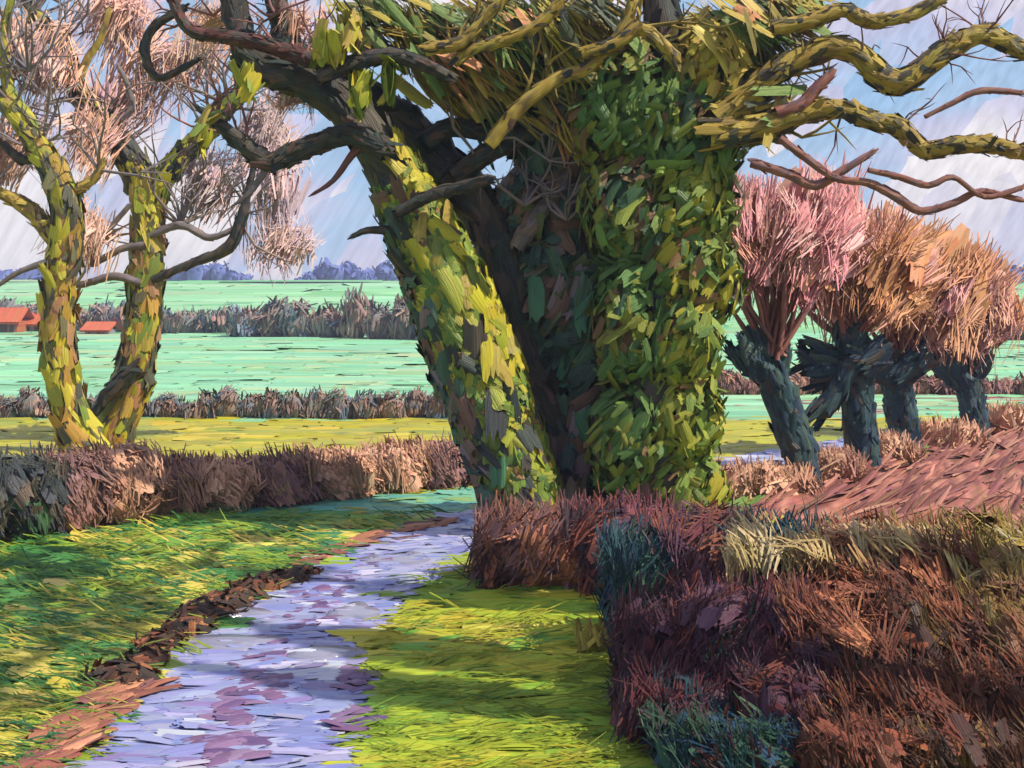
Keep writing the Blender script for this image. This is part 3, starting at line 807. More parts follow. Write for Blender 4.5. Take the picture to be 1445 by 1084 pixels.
# far barn with orange roof at the left
def barn(label, px0, px1, top, base, Y, wallc):
    a, b = P(px0, base, Y), P(px1, base, Y)
    z0 = float(hz(Y)) - .3; zt = P(0, top, Y)[2]
    w = b[0] - a[0]; dp = 4.0; ze = z0 + (zt - z0) * .55
    t = thing('barn', label, 'barn', ((a[0] + b[0]) / 2, Y, z0))
    mb = MB(); mb.box((a[0], Y, z0), (b[0], Y + dp, ze), wallc); mb.build('wall', 'build', t, smooth=False)
    mb = MB()
    rf = srgb((198, 104, 70)) * KA
    o = .5
    for s in (0, 1):
        y0, y1 = (Y - o, Y + dp / 2) if s == 0 else (Y + dp + o, Y + dp / 2)
        Vv = np.array([[[a[0] - o, y0, ze - .15], [b[0] + o, y0, ze - .15]], [[a[0] - o, y1, zt], [b[0] + o, y1, zt]]])[None]
        Vv = np.transpose(Vv, (0, 2, 1, 3))
        mb.grid(Vv if s == 0 else Vv[:, ::-1], rf[None], np.array([[[0, 0], [0, 1]], [[4, 0], [4, 1]]], float)[None])
        Vl = Vv.copy(); Vl[..., 2] -= .18
        mb.grid(Vl[:, ::-1] if s == 0 else Vl, rf[None], np.zeros((1, 2, 2, 2)))
    mb.build('roof', 'build', t, smooth=False)
    mb = MB(); xm = a[0] + w * .55
    mb.box((xm, Y - .06, z0), (xm + w * .22, Y - .003, z0 + (ze - z0) * .8), (96, 70, 66)); mb.build('door', 'build', t, smooth=False)
    for q in (.15, .82):
        mb = MB(); xm = a[0] + w * q
        mb.box((xm, Y - .05, z0 + (ze - z0) * .35), (xm + w * .1, Y - .003, z0 + (ze - z0) * .75), (70, 80, 100)); mb.build('window', 'build', t, smooth=False)


barn('orange roofed barn at the left edge between the green fields', -36, 24, 434, 464, 138, (186, 104, 72))
barn('low orange roofed shed just right of the barn, beside the leftmost trunk', 36, 58, 441, 456, 141, (176, 150, 130))
barn('low orange roofed shed between the two mossy tree trunks', 120, 150, 454, 466, 136, (150, 150, 160))


# ------------------------------------------------------------------ trees
def px_path(pts, Y):
    """pts: (px, py, r_px[, dY])"""
    q = np.array([P(p[0], p[1], Y + (p[3] if len(p) > 3 else 0)) for p in pts])
    r = np.array([S(p[2], Y) for p in pts])
    return q, r


def limb(t, name, pts, Y, pal, mat='bark', n=0, sides=9, seed=0.0, moss=None, bump=.1, Lf=2.2, Wf=.6, lift=.10, **kw):
    q, r = px_path(pts, Y)
    mb = MB()
    path = mb.tube(q, r, colfn(pal, .9, seed), sides=sides, seed=seed, bump=bump)
    if n:
        mb.bark(path, int(n * 1.6), PAL[pal], seed=seed, Lf=Lf, Wf=Wf, lift=lift)
    if moss:
        mb.bark(path, moss[1], PAL[moss[0]], seed=seed + 5, Lf=moss[2] if len(moss) > 2 else 1.6, Wf=moss[3] if len(moss) > 3 else .8, ang=moss[4] if len(moss) > 4 else None)
    o = mb.build(name, mat, t)
    return o, path


def zigzag(a, b, k=4, amp=14):
    a, b = np.array(a, float), np.array(b, float)
    out = []
    for i in range(k + 1):
        f = i / k
        p = a * (1 - f) + b * f
        if 0 < i < k:
            p[:2] += rng.normal(0, amp, 2)
        out.append(tuple(p))
    return out


def twigs(mb, starts, Y, n, lpx, pal, up=(-.2, 1.0), spread=.8, rpx=2.2, depth=1.2, kids=2):
    """sprays of thin crooked twigs growing from the given pixel/depth points"""
    for k in range(n):
        s = starts[rng.integers(len(starts))]
        p = np.array(P(s[0], s[1], Y + (s[2] if len(s) > 2 else 0)))
        a = rng.normal(0, spread)
        dr = np.array([up[0] * math.cos(a) + up[1] * math.sin(a), 0, up[1] * math.cos(a) - up[0] * math.sin(a)])
        ln = S(lpx, Y) * rng.uniform(.6, 1.3)
        dr = nrm(dr + [0, rng.normal(0, .5), 0])
        pts = [p, p + dr * ln * .35 + rng.normal(0, .08, 3) * ln, p + dr * ln * .7 + rng.normal(0, .1, 3) * ln, p + dr * ln + rng.normal(0, .1, 3) * ln]
        r = S(rpx, Y)
        mb.tube(pts, [r, r * .8, r * .55, r * .25], colfn(pal), sides=4, step=ln * .2, bump=.05)
        for j in range(kids):
            b = pts[1 + j % 2]
            d2 = nrm(dr + rng.normal(0, .6, 3)); l2 = ln * .5
            mb.tube([b, b + d2 * l2 * .5 + rng.normal(0, .06, 3) * l2, b + d2 * l2], [r * .6, r * .4, r * .2], colfn(pal), sides=4, step=ln * .2, bump=.05)


# --- the two mossy trees on the left
YA, YB = 35.5, 37.5
RIGHT = (0.35, 0.9)     # moss angle around the limb (mean, spread)
bA = P(108, 640, YA)
tA = thing('mossy_tree', 'leftmost bare tree with pale mossy trunk, its top leaving the frame', 'tree', (bA[0], YA, 0), 'two bare mossy trees in the meadow')
limb(tA, 'trunk', [(132, 655, 29), (112, 620, 24), (96, 560, 22), (84, 490, 21), (82, 420, 20), (92, 350, 20), (94, 300, 20), (80, 250, 19), (52, 205, 15), (22, 158, 13), (-25, 110, 10), (-60, 40, 8)], YA, 'trunk_left', n=260, moss=('moss_lit', 60, 2.0, 1.2), seed=1.0, Wf=.75, Lf=2.4)
limb(tA, 'branch', [(78, 340, 12), (52, 305, 12), (25, 285, 10), (-20, 262, 7)], YA, 'bark_ochre', n=50, seed=2)
limb(tA, 'branch', [(92, 275, 8), (120, 262, 7), (138, 245, 6), (148, 222, 4)], YA, 'bark_ochre', n=30, seed=3)
limb(tA, 'branch', [(60, 215, 10), (42, 170, 9), (14, 130, 9), (5, 60, 7), (20, -20, 5)], YA, 'moss_lit', n=40, seed=4)
limb(tA, 'branch', [(95, 365, 5), (60, 372, 5), (25, 385, 4), (-10, 408, 3)], YA - .3, 'grey_twig', n=0, seed=5, sides=6)
limb(tA, 'branch', [(60, 220, 8), (30, 225, 7), (0, 200, 5), (-30, 190, 4)], YA, 'bark_dark', n=20, seed=6, sides=7)
mb = MB()
twigs(mb, [(20, 150), (40, 100), (10, 60), (0, 250), (140, 240), (60, 200)], YA, 46, 120, 'grey_twig', rpx=2.4)
for c, r in (((20, 60), (90, 60)), ((75, 95), (60, 60)), ((20, 205), (50, 60)), ((130, 190), (40, 50)), ((-60, 120), (70, 120)), ((120, 330), (36, 50))):
    cc = P(c[0], c[1], YA + 1.2)
    mb.clump(cc, (S(r[0], YA), .9, S(r[1], YA)), 12, PAL['peach'], S(80, YA), S(52, YA), slant=(.4, 0, 1), shell=.1, jit=.2, seed=c[0], droop=0, nj=.25, spray=15, gap=.36, nb=(.45, -.75, .45))
    mb.clump(cc, (S(r[0], YA), 1.3, S(r[1], YA)), 9, PAL['peach'], S(64, YA), S(30, YA), slant=(.35, 0, 1), shell=.1, jit=.3, seed=c[0], droop=0, spray=8, nj=.3, nb=(.45, -.75, .45))
mb.build('crown', 'twig', tA)

bB = P(160, 640, YB)
tB = thing('mossy_tree', 'bare forked tree with yellow mossy trunk, right of the leftmost tree', 'tree', (bB[0], YB, 0), 'two bare mossy trees in the meadow')
limb(tB, 'trunk', [(142, 650, 29), (160, 605, 25), (184, 550, 24), (198, 480, 22), (206, 400, 21), (208, 330, 20), (206, 280, 20), (190, 235, 18)], YB, 'trunk_left', n=260, moss=('moss_lit', 70, 2.0, 1.2), seed=11, Wf=.75, Lf=2.4)
limb(tB, 'branch', [(205, 275, 20), (180, 218, 19), (142, 168, 16), (106, 118, 14), (84, 62, 12), (44, 12, 10), (25, -40, 8)], YB, 'bark_dark', n=160, moss=('moss_lit', 70), seed=12)
limb(tB, 'branch', [(212, 300, 17), (226, 260, 15), (252, 225, 14), (286, 192, 14), (322, 148, 13), (360, 118, 10), (410, 95, 8)], YB, 'bark_dark', n=110, moss=('moss_lit', 90, 2.0, 1.0), seed=13)
limb(tB, 'branch', [(205, 335, 5), (255, 318, 6), (295, 335, 5), (335, 322, 4)], YB - .4, 'grey_twig', seed=14, sides=6, n=10)
limb(tB, 'branch', [(215, 395, 6), (270, 372, 6), (322, 350, 9), (340, 310, 8), (352, 262, 5), (360, 225, 4)], YB - .4, 'bark_dark', seed=15, sides=7, n=30)
limb(tB, 'branch', [(205, 345, 6), (170, 352, 5), (128, 372, 5), (150, 330, 4), (186, 286, 4)], YB - .5, 'grey_twig', seed=16, sides=6, n=10)
limb(tB, 'branch', [(200, 400, 6), (160, 390, 6), (110, 402, 5), (60, 395, 4)], YB - .5, 'grey_twig', seed=17, sides=6)
limb(tB, 'branch', [(130, 160, 7), (112, 150, 6), (95, 140, 4), (60, 148, 3)], YB - .3, 'grey_twig', seed=18, sides=6)
limb(tB, 'branch', [(108, 118, 7), (125, 80, 6), (142, 55, 5), (155, 10, 4)], YB - .3, 'bark_ochre', seed=19, sides=6)
limb(tB, 'branch', [(152, 180, 6), (185, 155, 5), (180, 120, 4), (165, 90, 3)], YB - .3, 'grey_twig', seed=20, sides=6)
limb(tB, 'branch', [(195, 520, 12), (170, 540, 12), (145, 565, 9), (132, 590, 4)], YB - .9, 'bark_dark', seed=21, sides=7, n=40)
mb = MB()
twigs(mb, [(50, 20), (85, 60), (140, 165), (286, 192), (322, 148), (360, 118), (340, 310), (255, 318)], YB, 70, 110, 'grey_twig', up=(.2, 1), rpx=2.3)
for c, r, pal in (((200, 60), (70, 70), 'peach'), ((255, 95), (60, 60), 'peach'), ((180, 150), (50, 40), 'peach'), ((290, 60), (50, 50), 'peach'), ((385, 270), (60, 80), 'mauve'),
                  ((370, 180), (45, 50), 'mauve'), ((400, 345), (48, 34), 'mauve'), ((300, 260), (40, 40), 'mauve'), ((160, 15), (60, 40), 'peach')):
    cc = P(c[0], c[1], YB + 1.2)
    mb.clump(cc, (S(r[0], YB), .9, S(r[1], YB)), 12, PAL[pal], S(80, YB), S(52, YB), slant=(.4, 0, 1), shell=.1, jit=.2, seed=c[0], droop=0, nj=.25, spray=15, gap=.36, nb=(.45, -.75, .45))
    mb.clump(cc, (S(r[0], YB), 1.3, S(r[1], YB)), 9, PAL[pal], S(64, YB), S(30, YB), slant=(.4, 0, 1), shell=.1, jit=.3, seed=c[0], droop=0, spray=8, nj=.3, nb=(.45, -.75, .45))
mb.build('crown', 'twig', tB)

# --- the leaning ivy tree
Y1 = 22.5
b1 = P(748, 745, Y1)
t1 = thing('ivy_tree', 'big tree leaning left with yellow green ivy and moss on its trunk', 'tree', (b1[0], Y1, 0), 'ivy clad trees at the lane bend')
o, path1 = limb(t1, 'trunk', [(756, 765, 62), (742, 715, 50), (722, 650, 50), (694, 570, 52), (662, 490, 52), (634, 415, 48), (606, 350, 44), (578, 290, 38), (550, 238, 33), (520, 190, 29), (480, 145, 26), (430, 115, 23), (380, 98, 21), (348, 72, 19), (334, 20, 17), (318, -50, 15)], Y1, 'bark_dark', n=260, sides=14, seed=31, bump=.16)
mb = MB()
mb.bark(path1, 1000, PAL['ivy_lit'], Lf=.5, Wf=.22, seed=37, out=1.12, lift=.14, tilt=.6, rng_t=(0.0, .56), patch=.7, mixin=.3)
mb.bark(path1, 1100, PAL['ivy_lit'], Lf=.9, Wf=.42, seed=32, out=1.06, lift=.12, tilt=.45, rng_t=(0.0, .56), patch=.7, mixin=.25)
mb.bark(path1, 300, PAL['moss_lit'], Lf=1.1, Wf=.5, seed=33, out=1.14, lift=.2, tilt=.4, rng_t=(0.25, .62), ang=(0.4, .8))  # moss kept to the right side as painted sunlight on the trunk
mb.bark(path1, 260, PAL['ivy_shaded'], Lf=.9, Wf=.42, seed=33, out=1.16, lift=.2, tilt=.6, rng_t=(0.0, .56), ang=(3.1, .5))  # darker ivy along the left side paints the trunk's shade
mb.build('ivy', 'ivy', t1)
limb(t1, 'branch', [(385, 98, 17), (400, 50, 16), (392, 10, 15), (370, -60, 13)], Y1 + .4, 'bark_dark', n=70, seed=34)
limb(t1, 'branch', [(235, -20, 7), (255, 25, 8), (275, 46, 9), (320, 52, 10), (372, 62, 11), (430, 82, 12), (490, 96, 12)], Y1 - .5, 'red_bark', n=60, seed=35, sides=7)
limb(t1, 'branch', [(545, 215, 16), (500, 190, 15), (455, 200, 14), (410, 218, 14), (378, 230, 14), (345, 205, 12), (312, 178, 9), (278, 150, 6)], Y1 - .6, 'bark_dark', n=110, seed=36)
limb(t1, 'branch', [(380, 230, 6), (365, 255, 5), (350, 275, 4), (330, 290, 3)], Y1 - .6, 'grey_twig', seed=37, sides=6)
limb(t1, 'branch', [(560, 300, 8), (610, 275, 9), (660, 262, 9), (700, 250, 7)], Y1 - .8, 'bark_dark', n=40, seed=38)
limb(t1, 'branch', [(530, 200, 7), (500, 215, 6), (470, 255, 4), (435, 278, 2)], Y1 - .4, 'red_twig', n=0, seed=39, sides=6)
limb(t1, 'branch', [(600, 360, 8), (560, 330, 7), (520, 325, 5), (490, 338, 3)], Y1 - .4, 'bark_dark', n=20, seed=40, sides=6)
limb(t1, 'branch', [(450, 110, 10), (495, 90, 11), (550, 78, 11), (600, 92, 10), (640, 112, 8)], Y1 - .9, 'bark_dark', n=60, seed=41, sides=7)
limb(t1, 'branch', [(262, 10, 6), (215, 40, 7), (205, 75, 7), (222, 110, 6), (260, 95, 5), (285, 80, 4)], Y1 - .2, 'bark_dark', n=24, seed=42, sides=6)
mb = MB()
twigs(mb, [(318, 0), (390, 20), (260, 30), (300, 165), (345, 205), (470, 120), (430, 85)], Y1, 34, 90, 'red_twig', up=(-.4, .8), rpx=2.6)
for px, py in ((480, 70), (508, 130), (548, 115), (455, 60), (495, 45), (350, 120), (290, 190)):
    cc = P(px, py, Y1 - 1.0)
    mb.clump(cc, (S(12, Y1), .2, S(26, Y1)), 10, PAL['moss_lit'], S(44, Y1), S(18, Y1), slant=(.2, 0, 1), shell=.3, jit=.2, seed=px)
for c, r in (((300, 30), (60, 40)), ((410, 130), (40, 30)), ((420, 40), (60, 45))):
    cc = P(c[0], c[1], Y1 + .8)
    mb.clump(cc, (S(r[0], Y1), .8, S(r[1], Y1)), 26, PAL['peach'], S(52, Y1), S(15, Y1), slant=(.4, 0, 1), shell=.1, seed=c[0], droop=0, spray=8)
mb.build('crown', 'twig', t1)

# --- the dark limbed tree behind it
Y2 = 23.6
b2 = P(808, 730, Y2)
t2 = thing('ivy_tree', 'dark limbed tree standing in shade between the leaning trunk and the ivy column', 'tree', (b2[0], Y2, 0), 'ivy clad trees at the lane bend')
limb(t2, 'trunk', [(815, 745, 52), (798, 680, 42), (775, 610, 38), (750, 540, 33), (730, 470, 31), (715, 400, 31), (702, 340, 31), (668, 285, 30), (625, 235, 28), (580, 185, 26), (530, 145, 24), (470, 110, 20), (430, 90, 16), (400, 40, 14), (380, -40, 12)], Y2, 'bark_dark', n=420, sides=12, seed=51, bump=.14)
limb(t2, 'branch', [(722, 430, 26), (728, 360, 26), (745, 290, 26), (775, 225, 24), (805, 165, 22), (830, 90, 19), (850, -40, 16)], Y2 + .2, 'bark_dark', n=200, seed=52)
limb(t2, 'branch', [(640, 250, 14), (690, 215, 14), (735, 195, 13), (770, 180, 10)], Y2 - .6, 'bark_dark', n=60, seed=53)
limb(t2, 'branch', [(728, 350, 12), (762, 300, 11), (792, 262, 9), (812, 220, 6)], Y2 - .5, 'grey_twig', n=40, seed=54)
limb(t2, 'branch', [(600, 200, 14), (640, 180, 13), (690, 185, 12), (740, 165, 9)], Y2 - .5, 'bark_dark', n=50, seed=55)
mb = MB()
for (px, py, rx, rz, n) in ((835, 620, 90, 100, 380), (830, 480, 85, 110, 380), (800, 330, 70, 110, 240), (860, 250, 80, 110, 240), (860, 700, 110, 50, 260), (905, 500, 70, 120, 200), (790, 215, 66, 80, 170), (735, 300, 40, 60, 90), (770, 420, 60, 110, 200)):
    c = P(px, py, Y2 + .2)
    mb.clump(c, (S(rx, Y2), .9, S(rz, Y2)), n, PAL['ivy_shaded'], S(54, Y2), S(24, Y2), slant=(.45, 0, 1), seed=px * .003, shell=.6, jit=.5, patch=.8, mixin=.3, nu=6)
    mb.blob(c + [0, .2, 0], (S(rx * .7, Y2), .6, S(rz * .75, Y2)), PAL['ivy_shaded'], seed=py)
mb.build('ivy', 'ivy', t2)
mb = MB()
twigs(mb, [(740, 290), (775, 225), (700, 200), (640, 180), (800, 310)], Y2 - .8, 30, 90, 'grey_twig', up=(.3, .9), rpx=2.6)
mb.build('crown', 'twig', t2)

# --- the upright ivy column on the right, with the mossy boughs
Y3 = 22.4
b3 = P(935, 745, Y3)
t3 = thing('ivy_tree', 'tall upright tree smothered in ivy with mossy boughs reaching right', 'tree', (b3[0], Y3, 0), 'ivy clad trees at the lane bend')
o, path3 = limb(t3, 'trunk', [(938, 770, 60), (935, 700, 50), (930, 600, 46), (930, 480, 44), (935, 360, 42), (940, 240, 40), (945, 120, 34), (935, 20, 26), (925, -60, 18), (920, -130, 8)], Y3, 'bark_dark', n=80, sides=10, seed=61)
mb = MB()
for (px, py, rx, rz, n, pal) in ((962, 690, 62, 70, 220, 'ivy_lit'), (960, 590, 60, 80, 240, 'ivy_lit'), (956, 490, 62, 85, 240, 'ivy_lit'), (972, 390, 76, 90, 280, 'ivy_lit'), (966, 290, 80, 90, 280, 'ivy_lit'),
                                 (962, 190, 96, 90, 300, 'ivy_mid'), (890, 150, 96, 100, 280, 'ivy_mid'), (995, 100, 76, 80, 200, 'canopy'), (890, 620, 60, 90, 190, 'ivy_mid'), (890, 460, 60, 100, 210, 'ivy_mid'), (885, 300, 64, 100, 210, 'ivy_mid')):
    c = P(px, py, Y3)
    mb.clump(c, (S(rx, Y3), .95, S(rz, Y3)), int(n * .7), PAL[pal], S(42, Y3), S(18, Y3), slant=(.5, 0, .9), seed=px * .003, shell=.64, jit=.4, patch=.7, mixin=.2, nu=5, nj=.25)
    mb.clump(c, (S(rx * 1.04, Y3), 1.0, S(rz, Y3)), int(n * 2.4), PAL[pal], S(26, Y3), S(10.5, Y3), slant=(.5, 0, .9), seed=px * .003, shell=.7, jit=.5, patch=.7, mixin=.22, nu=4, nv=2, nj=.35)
    mb.blob(c + [0, .1, 0], (S(rx * .72, Y3), .66, S(rz * .8, Y3)), PAL['ivy_shaded'], seed=py)
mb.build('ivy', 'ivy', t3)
for i, (pts, pal, nb) in enumerate([
        ([(1010, 170, 20), (1050, 140, 18), (1085, 108, 17), (1130, 82, 16), (1180, 66, 16), (1215, 80, 16), (1248, 112, 18), (1280, 112, 17), (1330, 75, 15), (1385, 48, 14), (1430, 66, 13), (1500, 90, 11)], 'bark_ochre', 190),
        ([(1000, 190, 22), (1050, 185, 18), (1100, 172, 17), (1140, 158, 15), (1190, 155, 14), (1235, 172, 13), (1270, 180, 13), (1305, 212, 12), (1345, 205, 12), (1400, 205, 12), (1445, 215, 11), (1520, 205, 9)], 'bark_ochre', 190),
        ([(1090, 40, 12), (1140, 30, 11), (1190, 15, 10), (1230, 30, 11), (1290, 18, 10), (1340, -10, 8)], 'bark_ochre', 60),
        ([(1095, 160, 9), (1130, 148, 9), (1155, 122, 8), (1180, 98, 6)], 'red_twig', 26),
        ([(1060, 230, 7), (1110, 245, 7), (1150, 262, 7), (1190, 240, 6), (1240, 210, 4)], 'red_twig', 24),
        ([(1100, 195, 6), (1140, 225, 6), (1180, 252, 5), (1225, 258, 6), (1265, 278, 7), (1300, 298, 6), (1350, 285, 5), (1385, 270, 5), (1450, 285, 4)], 'red_twig', 40),
        ([(1225, 240, 4), (1270, 250, 5), (1310, 262, 5), (1345, 250, 4), (1390, 278, 4), (1450, 262, 4)], 'red_twig', 24),
        ([(1305, 165, 3), (1345, 145, 4), (1385, 128, 5), (1450, 132, 4)], 'red_twig', 20),
        ([(690, 205, 10), (735, 150, 10), (790, 110, 10), (830, 95, 9), (880, 40, 9), (900, -30, 7)], 'bark_ochre', 60),
        ([(640, 90, 8), (665, 70, 8), (700, 60, 9), (760, 35, 8), (800, -10, 7)], 'bark_ochre', 50),
        ([(820, 75, 8), (870, 62, 9), (900, 40, 10), (930, 60, 10), (960, 90, 10)], 'bark_ochre', 50),
        ([(600, 70, 10), (650, 60, 9), (680, 30, 8), (730, -20, 7)], 'bark_ochre', 40)]):
    o, pth = limb(t3, 'branch', pts, Y3 - .8 - .08 * i, pal, n=nb, seed=70 + i, sides=8, moss=('bark_dark', nb // 3) if pal == 'bark_ochre' else None)
mb = MB()
for (px, py, rx, rz, n, dy, sl) in ((560, 40, 90, 60, 90, .6, (.8, 0, -.9)), (650, 80, 90, 80, 130, .5, (.8, 0, -.9)), (740, 50, 90, 70, 150, .2, (.8, 0, -.9)), (830, 60, 80, 70, 150, 0, (.7, 0, -.9)), (1040, 60, 80, 70, 150, -.2, (.7, 0, -.8)),
                                    (700, 140, 80, 60, 90, 1.0, (.8, 0, -.8)), (800, 150, 60, 60, 80, .5, (.8, 0, -.8)), (1060, 160, 50, 50, 70, -.3, (.7, 0, .3)), (1120, 20, 60, 30, 50, 0, (.8, 0, -.5))):
    c = P(px, py, Y3 + dy)
    mb.clump(c, (S(rx, Y3), 1.0, S(rz, Y3)), int(n * .3), PAL['canopy'], S(84, Y3), S(34, Y3), slant=sl, jit=.2, shell=.2, nj=.3, nb=(.4, -.75, .45), seed=px * .01, droop=.02, patch=.9, spray=9, mixin=.3)
    mb.clump(c, (S(rx, Y3), 1.0, S(rz, Y3)), int(n * .42), PAL['canopy'], S(66, Y3), S(19, Y3), slant=sl, jit=.2, shell=.2, nj=.3, nb=(.4, -.75, .45), seed=px * .01, droop=.02, patch=.9, lift=.1)
twigs(mb, [(640, 90), (735, 150), (830, 95), (1050, 140), (1085, 108), (1100, 172), (900, 40)], Y3 - .5, 40, 120, 'bark_ochre', up=(.3, .8), rpx=3.2)
twigs(mb, [(1150, 75), (1215, 80), (1330, 75), (1385, 48), (1190, 155), (1270, 180), (1345, 205), (1430, 210)], Y3 - .85, 26, 70, 'red_twig', up=(.6, .5), rpx=1.8, spread=1.2)
mb.build('crown', 'ivy', t3)

# --- unseen ivy trunks added right of the view, shaped to cast shade bands on the verge
for k, (x, y, r, h, lab) in enumerate([(6.6, 11.8, .50, 11.5, 'unseen tall ivy trunk shaped to shade the verge, middle one of the roadside three'),
                                       (6.8, 10.0, .42, 11.8, 'unseen tall ivy trunk shaped to shade the verge, nearest of the roadside three'),
                                       (7.0, 14.6, .50, 11.5, 'unseen tall ivy trunk shaped to shade the verge, farthest of the roadside three')]):
    t = thing('ivy_tree', lab, 'tree', (x, y, 0), 'unseen ivy trees shading the verge')
    mb = MB()
    pts = [np.array([x + .25 * math.sin(z * .5 + k), y + .2 * math.sin(z * .7 + 2 * k), z]) for z in np.linspace(-.2, h, 8)]
    path = mb.tube(pts, np.interp(np.linspace(0, 1, 8), [0, .55, .62, .9, 1], [.24, .2, r, r, r * .5]), colfn('bark_dark'), sides=8, seed=k)
    mb.build('trunk', 'bark', t)
    mb = MB(); mb.bark(path, 260, PAL['ivy_lit'], Lf=1.2, Wf=.6, out=1.1, lift=.25, tilt=.6, rng_t=(.6, .95)); mb.build('ivy', 'ivy', t)
    mb = MB()
    top = pts[-1]
    high = top + [0.3, 0.2, 4.6 - k * .5]
    mb.tube([top - [0, 0, .3], (top + high) / 2 + [.1, 0, 0], high], [.16, .13, .08], colfn('bark_dark'), sides=6, step=.6)
    for j in range(6):
        a = rng.uniform(0, 6.28); e = rng.uniform(.0, .7); l = rng.uniform(2.0, 3.4)
        dd = np.array([math.cos(a) * math.cos(e), math.sin(a) * math.cos(e), math.sin(e)])
        s0 = high - [0, 0, rng.uniform(0, .8)]
        mb.tube([s0, s0 + dd * l * .5 + rng.normal(0, .2, 3), s0 + dd * l], [.10, .07, .03], colfn('bark_dark'), sides=5, step=.5)
        mb.clump(s0 + dd * l * .8, (1.0, 1.0, .6), 14, PAL['canopy'], .7, .24, shell=.1, jit=.6)
    mb.build('crown', 'ivy', t)

# ------------------------------------------------------------------ pollard willows
for i, (lab, Yp, trunk, heads, cpal, fans) in enumerate([
        ('pollard willow with pink shoots, leaning, nearest to the ivy column', 27.2,
         [(1140, 712, 22), (1132, 660, 24), (1118, 610, 26), (1104, 565, 26), (1088, 530, 22)], [(1040, 488, 16), (1062, 480, 18), (1096, 505, 17), (1120, 590, 12, 1150, 560)], 'pink',
         [((1085, 500), (1060, 340), 74, 'pink', 170), ((1100, 500), (1130, 330), 70, 'pink', 170)]),
        ('tallest pollard willow with upright dark blue trunk and pink orange shoots', 30.5,
         [(1222, 676, 22), (1216, 630, 24), (1210, 570, 25), (1206, 510, 24), (1204, 470, 20)], [(1140, 500, 20), (1150, 530, 18), (1195, 460, 15), (1240, 500, 18), (1150, 590, 14)], 'pink',
         [((1200, 480), (1150, 340), 84, 'pink', 170), ((1200, 480), (1225, 380), 80, 'orange', 170)]),
        ('third pollard willow from the ivy column, with orange shoots', 34.5,
         [(1280, 652, 20), (1276, 610, 22), (1270, 565, 22), (1262, 535, 20)], [(1232, 492, 16), (1300, 505, 17), (1250, 500, 14)], 'orange',
         [((1265, 520), (1262, 390), 74, 'orange', 170), ((1275, 520), (1320, 400), 74, 'orange', 140)]),
        ('farthest pollard willow at right with short orange shoots', 39.5,
         [(1380, 628, 18), (1376, 595, 19), (1370, 560, 18), (1366, 540, 17)], [(1330, 512, 15), (1350, 505, 15), (1388, 505, 15)], 'orange',
         [((1366, 525), (1350, 425), 60, 'orange', 170), ((1370, 525), (1385, 440), 46, 'orange', 90)])]):
    bp = P(trunk[0][0], trunk[0][1], Yp)
    t = thing('pollard_willow', lab, 'tree', (bp[0], Yp, 0), 'pollard willows along the ploughed field')
    trunk = [(a, b, c * .84) for a, b, c in trunk]
    tr = [(trunk[0][0], trunk[0][1] + 12, trunk[0][2] * 1.15)] + trunk
    limb(t, 'trunk', tr, Yp, 'pollard', n=170, seed=90 + i, sides=10, bump=.2, Lf=1.8, Wf=.6, lift=.2)
    hx = trunk[-1]
    for h in heads:
        h0 = trunk[-2] if h[1] > hx[1] - 20 else hx
        mid = ((h[0] + h0[0]) / 2 + rng.normal(0, 4), (h[1] + h0[1]) / 2 + 6, h[2] * .95)
        limb(t, 'branch', [(h0[0], h0[1], h[2] * .9), mid, (h[0], h[1], h[2] * 1.1)], Yp - rng.uniform(-.4, .5), 'pollard', n=34, seed=95 + i, sides=8, bump=.2, lift=.2)
    mb = MB()
    for (o0, c0, rad, pal, n) in fans:
        p0 = P(o0[0], o0[1], Yp); pc = P(c0[0], c0[1], Yp)
        r = S(rad, Yp)
        q = pc + nrm(rng.normal(0, 1, (n, 3))) * (rng.random(n) ** .45)[:, None] * np.array([r * 1.2, r * .8, r * 1.1])
        T = nrm(q - (p0 - [0, 0, .4]) + rng.normal(0, .12, (n, 3)))
        Nn = rng.normal(0, .3, (n, 3)) + [0.35, -1, .3]
        T = T * .55 + np.array([.34, 0, .3]) + rng.normal(0, .16, (n, 3))
        m_ = n // 2
        mb.dabs(q[:m_] * [1, 1, 1] + (pc - q[:m_]) * .12 + [0, .25, 0], T[:m_], Nn[:m_], S(64, Yp) * rng.uniform(.6, 1.3, m_), S(26, Yp) * rng.uniform(.6, 1.3, m_), pick(PAL[pal], q[:m_], .5, .3, i), droop=0, rag=.14)
        q, T, Nn = q[m_:], T[m_:], Nn[m_:]; n = n - m_
        mb.sprays(q, T, Nn, S(66, Yp) * rng.uniform(.5, 1.4, n), S(34, Yp) * rng.uniform(.6, 1.4, n), pick(PAL[pal], q, .5, .3, i), k=14, droop=0, gap=.6)
        for k in range(14):
            e = q[rng.integers(n)]
            mb.tube([p0 + rng.normal(0, .12, 3), (p0 + e) / 2 + rng.normal(0, .12, 3), e], [S(4, Yp), S(3, Yp), S(1.2, Yp)], colfn('red_twig'), sides=4, step=.5)
    mb.build('crown', 'twig', t)

# low peach hedge behind the pollards, along the lane
OH = 'peach shrubs behind the pollard willows'
for i, (px, top, base, w, lab) in enumerate([(1062, 668, 712, 130, 'broad peach shrub between the ivy column and the leaning pollard'), (1168, 650, 690, 70, 'peach shrub between the first two pollard trunks'),
                                             (1246, 628, 660, 56, 'small peach shrub between the second and third pollard trunks'), (1325, 612, 640, 90, 'low peach shrub between the third and farthest pollard trunks'),
                                             (1420, 594, 616, 60, 'low peach shrub right of the farthest pollard')]):
    Y = CAMZ * F / (base - HY) + .5
    shrub_px('peach_shrub', lab, px, top, base, Y, w, 'hedge_peach', 240, 40, 16, OH, depth=.6, slant=(.1, 0, 1), seed=30 + i, patch=.7)

